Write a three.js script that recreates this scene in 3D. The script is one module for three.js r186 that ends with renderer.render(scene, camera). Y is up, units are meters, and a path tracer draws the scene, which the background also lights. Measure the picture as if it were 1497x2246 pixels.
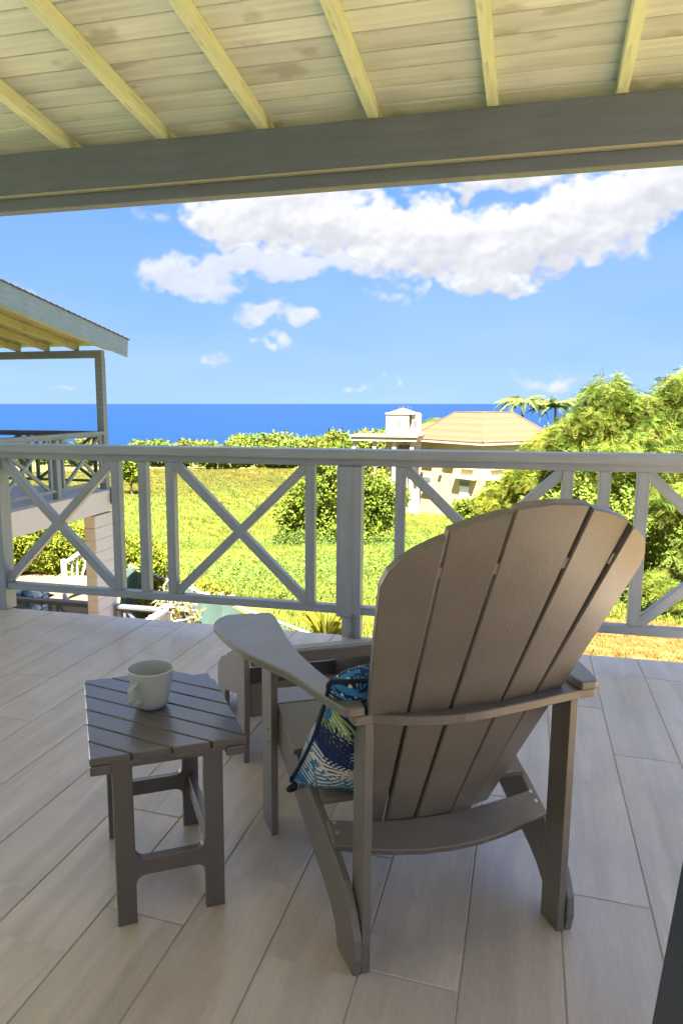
import * as THREE from 'three';
import { RoundedBoxGeometry } from 'three/addons/geometries/RoundedBoxGeometry.js';
import { mergeGeometries, mergeVertices, toCreasedNormals } from 'three/addons/utils/BufferGeometryUtils.js';

// ---------------------------------------------------------------- camera, sky, sun, exposure
const scene = new THREE.Scene();
const EXPO = 9.3;
const renderer = new THREE.WebGLRenderer({ antialias: true });
renderer.toneMapping = THREE.LinearToneMapping;
renderer.toneMappingExposure = EXPO;
renderer.shadowMap.enabled = true;
const R = (d) => d * Math.PI / 180;
// axes: x along the railing, -z out to sea, y up; the balcony floor is y = 0
const camera = new THREE.PerspectiveCamera(2 * Math.atan(1123 / 1560) / Math.PI * 180, 1684 / 2246, 0.05, 90000);
camera.position.set(0, 1.2, 0);
camera.rotation.set(R(-8.656), R(14.4), 0, 'YXZ');
camera.setViewOffset(1684, 2246, 187, 0, 1497, 2246);
scene.add(camera);

function mulberry(a) { return () => { a |= 0; a = a + 0x6D2B79F5 | 0; let t = Math.imul(a ^ a >>> 15, 1 | a); t = t + Math.imul(t ^ t >>> 7, 61 | t) ^ t; return ((t ^ t >>> 14) >>> 0) / 4294967296; }; }
let rnd = mulberry(7);
const rr = (a, b) => a + (b - a) * rnd();
const clamp = THREE.MathUtils.clamp, lerp = THREE.MathUtils.lerp, sstep = THREE.MathUtils.smoothstep;
// lattice noise, periodic when per > 0
function h2(x, y, s) { let n = Math.imul(x, 374761393) + Math.imul(y, 668265263) + Math.imul(s, 1442695041); n = Math.imul(n ^ n >>> 13, 1274126177); return ((n ^ n >>> 16) >>> 0) / 4294967296; }
function vnoise(x, y, s = 0, per = 0) {
  let ix = Math.floor(x), iy = Math.floor(y); const fx = x - ix, fy = y - iy, u = fx * fx * (3 - 2 * fx), v = fy * fy * (3 - 2 * fy);
  let jx = ix + 1, jy = iy + 1;
  if (per) { const m = (k) => ((k % per) + per) % per; ix = m(ix); iy = m(iy); jx = m(jx); jy = m(jy); }
  return lerp(lerp(h2(ix, iy, s), h2(jx, iy, s), u), lerp(h2(ix, jy, s), h2(jx, jy, s), u), v);
}
function fbm(x, y, oct, s = 0, per = 0) { let a = .5, t = 0, n = 0; for (let i = 0; i < oct; i++) { t += a * vnoise(x, y, s + i, per); n += a; a *= .5; x *= 2; y *= 2; if (per) per *= 2; } return t / n; }

// cumulus over the sea, each lump at its azimuth (from -z, towards +x) and elevation in degrees
const azel = (x, y) => { // design table is in photograph pixels; kept as directions
  const p = R(8.656), u = (x - 655) / 1560, v = (1123 - y) / 1560, dy = v * Math.cos(p) - Math.sin(p), df = Math.cos(p) + v * Math.sin(p);
  return [Math.atan2(u, df) * 57.2958 - 14.4, Math.atan2(dy, Math.hypot(u, df)) * 57.2958];
};
const LUMPS = [[470, 490, 70, 62, 1], [560, 475, 110, 85, 1], [660, 485, 120, 88, 1], [770, 490, 95, 72, 1], [850, 545, 130, 80, .95], [930, 515, 100, 85, 1], [1010, 525, 120, 85, 1], [1110, 535, 130, 80, .95], [1200, 510, 110, 95, 1], [1290, 465, 100, 80, 1], [1380, 420, 120, 85, 1], [1480, 390, 150, 85, 1], [1350, 510, 100, 62, .95],
  [640, 415, 240, 40, .9], [1110, 392, 160, 30, .9], [1200, 375, 120, 30, .85], [345, 600, 58, 46, .8], [430, 615, 95, 44, .75], [505, 575, 65, 38, .85], [590, 575, 130, 36, .85], [700, 575, 140, 34, .8], [820, 575, 110, 32, .8], [450, 645, 75, 30, .6], [1055, 610, 74, 50, 1.05], [1130, 630, 50, 28, .9], [930, 620, 32, 22, .55],
  [560, 690, 62, 28, .62], [625, 685, 75, 30, .62], [670, 690, 32, 28, .62], [618, 756, 26, 24, .7], [575, 755, 18, 13, .65], [480, 790, 46, 20, .58], [850, 830, 16, 10, .55], [1165, 842, 55, 22, .5], [1222, 836, 34, 22, .55], [795, 842, 26, 9, .5], [150, 840, 34, 9, .5], [850, 650, 60, 18, .45], [330, 470, 60, 20, .3], [60, 640, 90, 20, .3]
].map(([x, y, rx, ry, w]) => { const [a, e] = azel(x, y), [a2] = azel(x + rx, y), [, e2] = azel(x, y - ry); return [a, e, (a2 - a) * .93, (e2 - e) * .92, w]; });
const SUN = new THREE.Vector3(0.04, 0.87, 0.44).normalize();
function makeSky() {
  const W = 4096, H = 2048, data = new Float32Array(W * H * 4);
  const K = 1.16 / EXPO;
  for (let row = 0; row < H; row++) {
    const el = ((row + .5) / H - .5) * 180;
    for (let col = 0; col < W; col++) {
      const az0 = (col + .5) / W * 360 - 180, i = (row * W + col) * 4;   // atan2(z, x)
      let az = az0 + 90; if (az > 180) az -= 360;                         // from -z towards +x
      let r, g, b;
      if (el < 0) { r = .3; g = .42; b = .6; }
      else {
        const t = clamp(el / 16, 0, 1), t2 = clamp((el - 10) / 70, 0, 1);
        r = lerp(lerp(.38, .15, Math.pow(t, .8)), .12, t2); g = lerp(lerp(.62, .39, Math.pow(t, .8)), .32, t2); b = lerp(lerp(.98, .96, t), .84, t2);
        const veil = .1 * fbm(az * .08, el * .3, 3, 40) * (1 - t2); r += veil; g += veil * .8; b += veil * .2;
        // haze glow about the sun
        const cx = Math.cos(R(el)), sx = Math.sin(R(el)), dx = cx * Math.sin(R(az)), dz = -cx * Math.cos(R(az)), cs = dx * SUN.x + sx * SUN.y + dz * SUN.z;
        const gl = .55 * Math.exp(-(1 - cs) * 14) + .12 * Math.exp(-(1 - cs) * 3); r += gl; g += gl; b += gl;
        let dens = 0, shade = 1;
        const view = az > -46 && az < 24 && el < 27;
        if (view) {
          const wx = (fbm(az * .55, el * .7, 4, 11) - .5) * 2.6, wy = (fbm(az * .55 + 31, el * .7 + 7, 4, 12) - .5) * 2.2;
          let best = 0, wsum = 0, top = 0, soft = 0;
          for (const [a, e, ra, re, w] of LUMPS) {
            const qx = (az + wx - a) / ra, qy = (el + wy - e) / re, q = qx * qx + qy * qy;
            if (q < 1.6) { const v = w * (1 - q / 1.6); if (w >= .9) best += v - best * v * .8; else soft += v - soft * v * .7; wsum += v; top += v * qy; }
          }
          const n = fbm(az * 1.1, el * 1.5, 6, 21), n2 = fbm(az * 1.6 + 5, el * 2.2, 5, 23);
          const hard = sstep(best + ((n - .5) * 1.0 + (n2 - .5) * .45) * sstep(best, 0, .25), .1, .8), thin = sstep(soft * 1.25 + (n2 - .5) * .9 * sstep(soft, 0, .3), .1, 1.05) * .8;
          const bill = fbm(az * .45 + .12, el * .6 - .22, 4, 33) - fbm(az * .45, el * .6, 4, 33);
          shade = 1.0 + (wsum ? top / wsum : 0) * .16 + bill * .42 - .05 * sstep(best, .6, 1.1) + (n2 - .5) * .1; shade = shade < .92 ? .92 - .16 * (1 - Math.exp(-(.92 - shade) / .16)) : Math.min(1.1, shade);
          dens = Math.max(hard, thin); if (thin > hard) shade = lerp(shade, .96, .6);
        }
        const edge = Math.max(sstep(az, 14, 24), sstep(-az, 36, 46), sstep(el, 19, 27));
        if (edge > 0 && el > 2) {
          const hgt = 1 / Math.max(.08, Math.sin(R(el + 2))), px = dx * hgt * 2.2, pz = dz * hgt * 2.2;
          const n = fbm(px + 60, pz + 60, 4, 51), d2 = sstep(n, .40, .54) * edge * sstep(el, 2, 9);  // out-of-view cloud cover, thickened to throw more light into the porch
          if (d2 > dens) { dens = d2; shade = clamp(.92 + (fbm(px + 60.2, pz + 60.2, 2, 51) - n) * 1.2, .7, 1.1); }
        }
        r = lerp(r, .83 * Math.pow(shade, 1.5), dens); g = lerp(g, .84 * Math.pow(shade, 1.4), dens); b = lerp(b, .875 * Math.pow(shade, 1.1), dens);
      }
      data[i] = r * K; data[i + 1] = g * K; data[i + 2] = b * K; data[i + 3] = 1;
    }
  }
  const t = new THREE.DataTexture(data, W, H, THREE.RGBAFormat, THREE.FloatType);
  t.mapping = THREE.EquirectangularReflectionMapping; t.magFilter = THREE.LinearFilter; t.needsUpdate = true;
  return t;
}
const skyTex = makeSky();
scene.background = skyTex; scene.environment = skyTex;
const sun = new THREE.DirectionalLight(new THREE.Color(1, .94, .84), 4.8);
sun.position.copy(SUN).multiplyScalar(80); sun.target.position.set(-5, -5, -30); sun.position.add(sun.target.position);
sun.castShadow = true; sun.shadow.mapSize.set(4096, 4096);
Object.assign(sun.shadow.camera, { left: -70, right: 70, top: 70, bottom: -70, near: 1, far: 220 });
scene.add(sun, sun.target);

// ---------------------------------------------------------------- helpers
const V = (x, y, z) => new THREE.Vector3(x, y, z);
const used = {};
function numbered(n) { const k = used[n] = (used[n] ?? -1) + 1; return k ? n + '_' + String(k).padStart(3, '0') : n; }
function thing(name, label, category, pos = [0, 0, 0], turn = 0, group) {
  const o = new THREE.Group(); o.name = numbered(name); o.position.set(...pos); o.rotation.y = turn;
  o.userData = { label, category }; if (group) o.userData.group = group;
  scene.add(o); return o;
}
function struct(name) { const o = new THREE.Group(); o.name = numbered(name); o.userData.kind = 'structure'; scene.add(o); return o; }
function shadowed(m) { m.castShadow = m.receiveShadow = true; return m; }
function part(parent, name, geo, mat, label) {
  const g = Array.isArray(geo) ? merged(geo) : geo, m = shadowed(new THREE.Mesh(g, mat)); m.name = name;
  if (label) m.userData.label = label;
  parent.add(m); return m;
}
function merged(list) {
  return mergeGeometries(list.map((g) => { const k = g.index ? g.toNonIndexed() : g.clone(); for (const a of Object.keys(k.attributes)) if (!['position', 'normal', 'uv'].includes(a)) k.deleteAttribute(a); return k; }));
}
function boxUV(g, ox = 0, oy = 0) { // uv in metres by the face's own direction
  const k = g.index ? g.toNonIndexed() : g, p = k.attributes.position, n = k.attributes.normal, uv = new Float32Array(p.count * 2);
  for (let i = 0; i < p.count; i += 3) {
    const a = V().fromBufferAttribute(p, i), b = V().fromBufferAttribute(p, i + 1), c = V().fromBufferAttribute(p, i + 2), f = b.clone().sub(a).cross(c.clone().sub(a));
    const ax = Math.abs(f.x), ay = Math.abs(f.y), az = Math.abs(f.z);
    for (let j = 0; j < 3; j++) {
      const q = V().fromBufferAttribute(p, i + j), [u, v] = ay >= ax && ay >= az ? [q.x, q.z] : ax >= az ? [q.z, q.y] : [q.x, q.y];
      uv[(i + j) * 2] = u + ox; uv[(i + j) * 2 + 1] = v + oy;
    }
  }
  k.setAttribute('uv', new THREE.BufferAttribute(uv, 2)); return k;
}
function box(w, h, d, r = .003) { return boxUV(r ? new RoundedBoxGeometry(w, h, d, 1, Math.min(r, w / 2.01, h / 2.01, d / 2.01)) : new THREE.BoxGeometry(w, h, d)); }
const boxAt = (x0, x1, y0, y1, z0, z1, r = .003) => box(x1 - x0, y1 - y0, z1 - z0, r).translate((x0 + x1) / 2, (y0 + y1) / 2, (z0 + z1) / 2);
function bar(p, q, w, t, nrm = V(0, 0, 1), r = .003) { // a board from p to q, w across, t thick along nrm
  const d = q.clone().sub(p), L = d.length(), x = d.normalize(), z = nrm.clone().addScaledVector(x, -nrm.dot(x)).normalize(), y = z.clone().cross(x);
  const m = new THREE.Matrix4().makeBasis(x, y, z).setPosition(p.clone().add(q).multiplyScalar(.5));
  return box(L, w, t, r).applyMatrix4(m);
}
function extrude(points, depth, bevel = .002, holes = []) { // outline in x, y; thickness along +z from 0
  const s = new THREE.Shape(points.map(([x, y]) => new THREE.Vector2(x, y)));
  for (const h of holes) s.holes.push(new THREE.Path(h.map(([x, y]) => new THREE.Vector2(x, y))));
  const g = new THREE.ExtrudeGeometry(s, { depth: depth - 2 * bevel, bevelEnabled: bevel > 0, bevelThickness: bevel, bevelSize: bevel, bevelOffset: -bevel, bevelSegments: 1, curveSegments: 8, steps: 1 });
  g.translate(0, 0, bevel); return g;
}
function round(points, radius, seg = 5) { // rounds the corners named by radius (number or list)
  const out = [], n = points.length;
  points.forEach(([x, y], i) => {
    const r = Array.isArray(radius) ? radius[i] : radius;
    if (!r) { out.push([x, y]); return; }
    const a = points[(i + n - 1) % n], b = points[(i + 1) % n], u = new THREE.Vector2(a[0] - x, a[1] - y), v = new THREE.Vector2(b[0] - x, b[1] - y);
    const k = Math.min(r, u.length() * .49, v.length() * .49); u.setLength(k); v.setLength(k);
    for (let j = 0; j <= seg; j++) { const t = j / seg, c = (1 - t) * (1 - t), d = t * t; out.push([x + u.x * c + v.x * d, y + u.y * c + v.y * d]); }
  });
  return out;
}
const basis = (x, y, z, o) => new THREE.Matrix4().makeBasis(x, y, z).setPosition(o);
function tube(pts, r, rad = 6, seg = 12, closed = false) { return new THREE.TubeGeometry(new THREE.CatmullRomCurve3(pts, closed), seg, r, rad, closed); }

// ---------------------------------------------------------------- textures and materials
function tex(size, fn, srgb = true, rep = 1) { // fn(u, v) -> [r, g, b] 0..1 ; rep = repeats per metre
  const d = new Uint8Array(size * size * 4);
  for (let j = 0; j < size; j++) for (let i = 0; i < size; i++) { const c = fn(i / size, j / size), k = (j * size + i) * 4; d[k] = clamp(c[0], 0, 1) * 255; d[k + 1] = clamp(c[1], 0, 1) * 255; d[k + 2] = clamp(c[2], 0, 1) * 255; d[k + 3] = 255; }
  const t = new THREE.DataTexture(d, size, size); t.wrapS = t.wrapT = THREE.RepeatWrapping; t.magFilter = THREE.LinearFilter; t.minFilter = THREE.LinearMipmapLinearFilter; t.generateMipmaps = true;
  if (srgb) t.colorSpace = THREE.SRGBColorSpace; t.repeat.set(rep, rep); t.needsUpdate = true; return t;
}
const grey = (v) => [v, v, v];
const S = (c) => Math.pow(clamp(c, 0, 1), 1 / 2.2);
// fine tooth and soft patches used as bump / roughness
const toothTex = tex(512, (u, v) => grey(.5 * vnoise(u * 256, v * 256, 3, 256) + .35 * vnoise(u * 96, v * 96, 4, 96) + .15 * fbm(u * 8, v * 8, 4, 5, 8)), false, 4);
const roughTex = tex(512, (u, v) => grey(.72 + .28 * fbm(u * 6, v * 6, 5, 9, 6)), false, 1.3);
function paint(hex, o = {}) {
  return new THREE.MeshStandardMaterial({ color: hex, roughness: .6, bumpMap: toothTex, bumpScale: .0006, roughnessMap: roughTex, ...o });
}
const lin = (r, g, b) => new THREE.Color().setRGB(r, g, b);
// painted timber, a little streaky and scuffed
const streakTex = tex(1024, (u, v) => { const n = .9 + .12 * (fbm(u * 4, v * 64, 4, 61, 4) - .5) + .10 * (fbm(u * 7, v * 7, 4, 62, 7) - .5); return [n, n, n]; }, true, .8);
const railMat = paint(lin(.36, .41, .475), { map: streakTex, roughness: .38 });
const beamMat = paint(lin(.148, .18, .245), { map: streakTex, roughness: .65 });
// cream ceiling boards: brushy paint with mildew specks and stains
const creamTex = (seed) => tex(1024, (u, v) => {
  const g = fbm(u * 5, v * 90, 4, seed, 5), p = fbm(u * 5, v * 5, 5, seed + 20, 5), st = sstep(fbm(u * 9, v * 14, 5, seed + 40, 9), .60, .78), k = 1 + .16 * (g - .5) + .16 * (p - .5);
  return [lerp(.84 * k, .62, st * .5), lerp(.885 * k, .63, st * .5), lerp(.88 * k, .60, st * .5)];
}, true, .55);
const creamA = creamTex(100), creamB = creamTex(140);
const ceilMats = [creamA, creamB, creamA].map((t, i) => new THREE.MeshStandardMaterial({ map: t, color: [lin(.93, .93, .94), lin(.82, .83, .87), lin(.98, .99, 1.0)][i], roughness: .62, bumpMap: t, bumpScale: .0012 }));
const rafterMat = new THREE.MeshStandardMaterial({ map: creamB, color: lin(.92, .93, .66), roughness: .6, bumpMap: creamB, bumpScale: .001 });
// wood-look porcelain
const tileTexA = tex(1024, (u, v) => { // v runs along the tile: 1.6 m both ways
  const w = fbm(u * 6, v * 3, 4, 201, 3) * 1.2, g = fbm(u * 40 + w, v * 3, 4, 203, 0), p = fbm(u * 5, v * 4, 5, 204, 1), f = vnoise(u * 512, v * 64, 205, 64), line = sstep(fbm(u * 60 + w * 3, v * 2.2, 4, 206, 0), .62, .75);
  const k = .93 + .17 * (g - .5) + .2 * (p - .5) + .05 * (f - .5) - .035 * line;
  return [.665 * k, .625 * k, .585 * k];
}, true, 1 / 1.6);
const tileRough = tex(512, (u, v) => grey(.62 + .3 * fbm(u * 5, v * 5, 5, 221, 5) + .14 * (vnoise(u * 160, v * 160, 222, 160) - .5)), false, .7);
const tileMats = [1, .95, 1.05, .985].map((k) => new THREE.MeshPhysicalMaterial({ clearcoat: 1, clearcoatRoughness: .32, map: tileTexA, color: lin(1.58 * k, 1.53 * k, 1.50 * k), roughness: .45, roughnessMap: tileRough, bumpMap: tileRough, bumpScale: .0008 }));
const groutMat = new THREE.MeshStandardMaterial({ color: lin(.43, .375, .33), roughness: .95, bumpMap: toothTex, bumpScale: .001 });
// taupe recycled-plastic lumber
const polyTex = tex(512, (u, v) => { const k = .95 + .10 * (fbm(u * 5, v * 5, 4, 301, 5) - .5) + .10 * (vnoise(u * 200, v * 200, 302, 200) - .5); return [k, k * .99, k * .975]; }, true, 3);
const chairMat = new THREE.MeshPhysicalMaterial({ clearcoat: .8, clearcoatRoughness: .34, map: polyTex, color: lin(.180, .159, .138), roughness: .5, bumpMap: toothTex, bumpScale: .0009, roughnessMap: roughTex });
const tableMat = new THREE.MeshPhysicalMaterial({ clearcoat: 1, clearcoatRoughness: .22, map: polyTex, color: lin(.108, .092, .090), roughness: .45, bumpMap: toothTex, bumpScale: .0008, roughnessMap: roughTex });
const screwMat = new THREE.MeshStandardMaterial({ color: lin(.55, .52, .48), metalness: .9, roughness: .35 });

// ---------------------------------------------------------------- the balcony floor: plank tiles, each its own piece
const FZ = -3.54, FX0 = -4.4, FX1 = 1.3, FZ1 = 0.86;
{
  const fl = struct('floor');
  part(fl, 'slab', boxAt(FX0, FX1, -.26, -.009, FZ + .004, FZ1, 0), new THREE.MeshStandardMaterial({ color: lin(.55, .53, .5), roughness: .9, bumpMap: toothTex, bumpScale: .002 }));
  part(fl, 'grout', boxAt(FX0, FX1, -.0085, -.0022, FZ + .001, FZ1, 0), groutMat);
  const th = R(3.3), c = Math.cos(th), s = Math.sin(th), W = .2085, L = 1.19, gap = .0018;
  const toXZ = (u, w) => [u * c + w * s, u * s - w * c];   // u across, w along
  const clip = (poly) => {
    for (const [ax, lim, sg] of [[0, FX0, 1], [0, FX1, -1], [1, FZ, 1], [1, FZ1, -1]]) {
      const out = [];
      poly.forEach((p, i) => { const q = poly[(i + 1) % poly.length], dp = (p[ax] - lim) * sg, dq = (q[ax] - lim) * sg; if (dp >= 0) out.push(p); if (dp * dq < 0) { const t = dp / (dp - dq); out.push([lerp(p[0], q[0], t), lerp(p[1], q[1], t)]); } });
      poly = out; if (poly.length < 3) return null;
    }
    return poly;
  };
  const off = [.15, .54, .945];
  rnd = mulberry(21);
  for (let r = -26; r <= 18; r++) for (let j = -2; j <= 3; j++) {
    const u0 = .335 + r * W, w0 = off[((-r % 3) + 3) % 3] + j * L, g = gap;
    const poly = clip([[u0 + g, w0 + g], [u0 + W - g, w0 + g], [u0 + W - g, w0 + L - g], [u0 + g, w0 + L - g]].map(([u, w]) => toXZ(u, w)));
    if (!poly) continue;
    let area = 0; poly.forEach((p, i) => { const q = poly[(i + 1) % poly.length]; area += p[0] * q[1] - q[0] * p[1]; });
    if (Math.abs(area) < .004) continue;
    const g0 = extrude(poly.map(([x, z]) => [x, -z]).reverse(), .007, .0012).rotateX(-Math.PI / 2).translate(0, -.007 + rr(-.0002, .0002), 0);
    const g1 = g0.toNonIndexed ? (g0.index ? g0.toNonIndexed() : g0) : g0, p = g1.attributes.position, uv = new Float32Array(p.count * 2), ou = rnd(), ov = rnd();
    for (let i = 0; i < p.count; i++) { const x = p.getX(i), z = p.getZ(i); uv[i * 2] = x * c + z * s + ou * 1.6; uv[i * 2 + 1] = x * s - z * c + ov * 1.6; }
    g1.setAttribute('uv', new THREE.BufferAttribute(uv, 2));
    part(fl, 'tile', g1, tileMats[Math.floor(rnd() * 4)]);
  }
}
// the house behind the camera that closes the porch
{
  const w = thing('house_wall', 'pale rendered house wall that the porch leans on', 'wall');
  const m = new THREE.MeshStandardMaterial({ color: lin(.84, .83, .80), roughness: .9, bumpMap: toothTex, bumpScale: .002 });
  part(w, 'wall', boxAt(-4.6, 1.25, -3.2, 3.35, .88, 1.1, 0), m);
}

// ---------------------------------------------------------------- railings, ours and the neighbours'
function railing(t, at, spec, mat, fn) {
  // at(s, h, o): s along, h up, o outwards ; spec: {s0, s1, posts, bal, cross}
  const N = at(0, 0, 1).sub(at(0, 0, 0));
  const B = (a, b, w, d, o = 0) => bar(at(a[0], a[1], o), at(b[0], b[1], o), w, d, N);
  part(t, 'handrail', B([spec.s0, .951], [spec.s1, .951], .046, .135), mat);
  part(t, 'top_rail', B([spec.s0, .909], [spec.s1, .909], .036, .055), mat);
  for (const [a, b] of spec.low ?? [[spec.s0, spec.s1]]) part(t, 'bottom_rail', B([a, .142], [b, .142], .042, .05), mat);
  for (const [s, w, h0] of spec.posts) part(t, 'post', bar(at(s, h0 ?? 0, .004), at(s, .89, .004), w, .095, N), mat);
  for (const [s, h0] of spec.stubs ?? []) part(t, 'post_foot', bar(at(s, 0, .006), at(s, h0, .006), .098, .08, N), mat);
  for (const s of spec.bal) part(t, 'baluster', bar(at(s, .164, 0), at(s, .8905, 0), .05, .05, N), mat);
  for (const [a, b] of spec.cross) {
    part(t, 'cross_brace', bar(at(a - .012, .885, .0), at(b + .012, .17, .0), .047, .044, N), mat);
    part(t, 'cross_brace', bar(at(a - .012, .17, .003), at(b + .012, .885, .003), .047, .044, N), mat);
  }
}
{
  const t = thing('balcony_railing', 'long grey painted timber railing with cross braces in front of the chair', 'railing', [0, 0, FZ]);
  railing(t, (s, h, o) => V(s, h, -o), {
    s0: -4.35, s1: 1.28, low: [[-4.3, -2.72], [-2.668, -.695], [-.58, 1.2]], posts: [[-.638, .125, .11], [-2.694, .05], [1.235, .08]], stubs: [[-.622, .112]],
    bal: [-.845, -1.62, -1.782, -1.945, -.384, .393, .556, .72, -2.9, -3.06, -3.22],
    cross: [[-1.585, -.877], [-2.66, -1.98], [-.35, .36], [.752, 1.462], [-3.95, -3.25]]
  }, railMat);
  part(t, 'downpipe', [new THREE.CylinderGeometry(.006, .006, .13, 8).translate(-.61, .065, .048), new THREE.CylinderGeometry(.009, .011, .02, 8).translate(-.61, .012, .048)], paint(lin(.16, .17, .18)));
}
{
  const t = thing('door_post', 'dark blue grey upright at the bottom right edge of the balcony', 'post', [.372, 0, -1.16], R(9));
  part(t, 'post', box(.1, 2.96, .1, .005).rotateZ(R(-5)).translate(.122, 1.475, 0), paint(lin(.07, .085, .105), { roughness: .5 }));
  part(t, 'base_plate', box(.13, .012, .13, .004).translate(.0, .007, 0), paint(lin(.07, .085, .105)));
}

// ---------------------------------------------------------------- our roof: boards, rafters, beam
const SL = Math.tan(R(9.0));
{
  const t = thing('porch_roof', 'cream boarded porch ceiling with rafters and grey beam overhead', 'roof');
  const y0 = 2.522, n = V(0, 1, -SL).normalize(), along = V(0, SL, 1).normalize();
  const P = (x, s, lift) => V(x, y0, FZ).addScaledVector(along, s).addScaledVector(n, lift);
  // beam in two depths; ledge strip between has bounce light painted into its colour
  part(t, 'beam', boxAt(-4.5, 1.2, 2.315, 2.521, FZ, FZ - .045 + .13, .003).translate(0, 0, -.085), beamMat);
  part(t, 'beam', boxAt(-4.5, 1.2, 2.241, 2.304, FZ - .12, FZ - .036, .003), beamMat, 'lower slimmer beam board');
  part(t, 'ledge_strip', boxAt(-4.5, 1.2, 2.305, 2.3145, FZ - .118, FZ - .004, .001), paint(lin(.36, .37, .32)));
  rnd = mulberry(31);
  for (let k = -5; k <= 3; k++) {
    const x = -.015 + k * .5405 + (k === -3 ? .008 : 0);
    part(t, 'rafter', bar(P(x + .01, -.12, .034), P(x - .07 * 4.3, 4.3, .034), .066, .047, V(1, 0, 0)), rafterMat);
  }
  let i = 0;
  for (let s = -.1485 + .0; s < 4.35; s += .1285) {
    const j = Math.floor(rnd() * 3); i++;
    part(t, 'ceiling_board', boxUV(bar(P(-4.5, s + .064, .0785), P(1.2, s + .064, .0785), .1238, .02, n, .006), rnd() * 9, rnd() * 3), ceilMats[j]);
  }
  part(t, 'roof_deck', bar(P(-4.52, -.15 + 2.245, .104), P(1.22, -.15 + 2.245, .104), 4.51, .03, n), paint(lin(.12, .1, .09)));
  part(t, 'fascia', boxAt(-4.52, 1.22, 2.45, 2.62, FZ - .185, FZ - .155), paint(lin(.32, .42, .47)));
}

// ---------------------------------------------------------------- the chair
const CH = { pos: [.009, 0, -1.459], turn: R(29.373) };
const C = (x, h, f) => V(x, h, -f);   // chair axes: x to the sitter's right, h up, f forwards
const PR = { x0: -.0076, phi: .0646, f0: -.017, sl: .472, kb: 2.4418, ku: 1.0206 };
const HB = .25, HS = .34, LB = [0, .0475, .119, .1783, .24], LU = [0, .061, .1521, .2351, .31];
function backPoint(X, h, push = 0) { // rear face of the fanned, hollow back
  const t = (h - HB) / HS, xs = LB.map((b, i) => b + (LU[i] - b) * t), a = Math.abs(X);
  let i = 0; while (i < 3 && a > xs[i + 1]) i++;
  const k = (a - xs[i]) / (xs[i + 1] - xs[i]), xb = LB[i] + (LB[i + 1] - LB[i]) * k, xu = LU[i] + (LU[i + 1] - LU[i]) * k;
  const sag = xb * xb * PR.kb / 2 * (1 - t) + xu * xu * PR.ku / 2 * t, f = PR.f0 - PR.sl * (h - .59) + sag + push;
  const c = Math.cos(PR.phi), s = Math.sin(PR.phi);
  return C(PR.x0 + c * X - s * f, h, s * X + c * f);
}
const TOP = [[0, 1.032], [.06, 1.028], [.10, 1.021], [.14, 1.010], [.18, .994], [.21, .980], [.24, .961], [.262, .941], [.277, .920], [.283, .9]];
const topH = (X) => { const a = Math.abs(X); for (let i = 0; i < TOP.length - 1; i++) if (a <= TOP[i + 1][0]) return lerp(TOP[i][1], TOP[i + 1][1], (a - TOP[i][0]) / (TOP[i + 1][0] - TOP[i][0])); return .9; };
const edgeX = (i, h) => (LB[Math.abs(i)] + (LU[Math.abs(i)] - LB[Math.abs(i)]) * (h - HB) / HS) * Math.sign(i);
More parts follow.
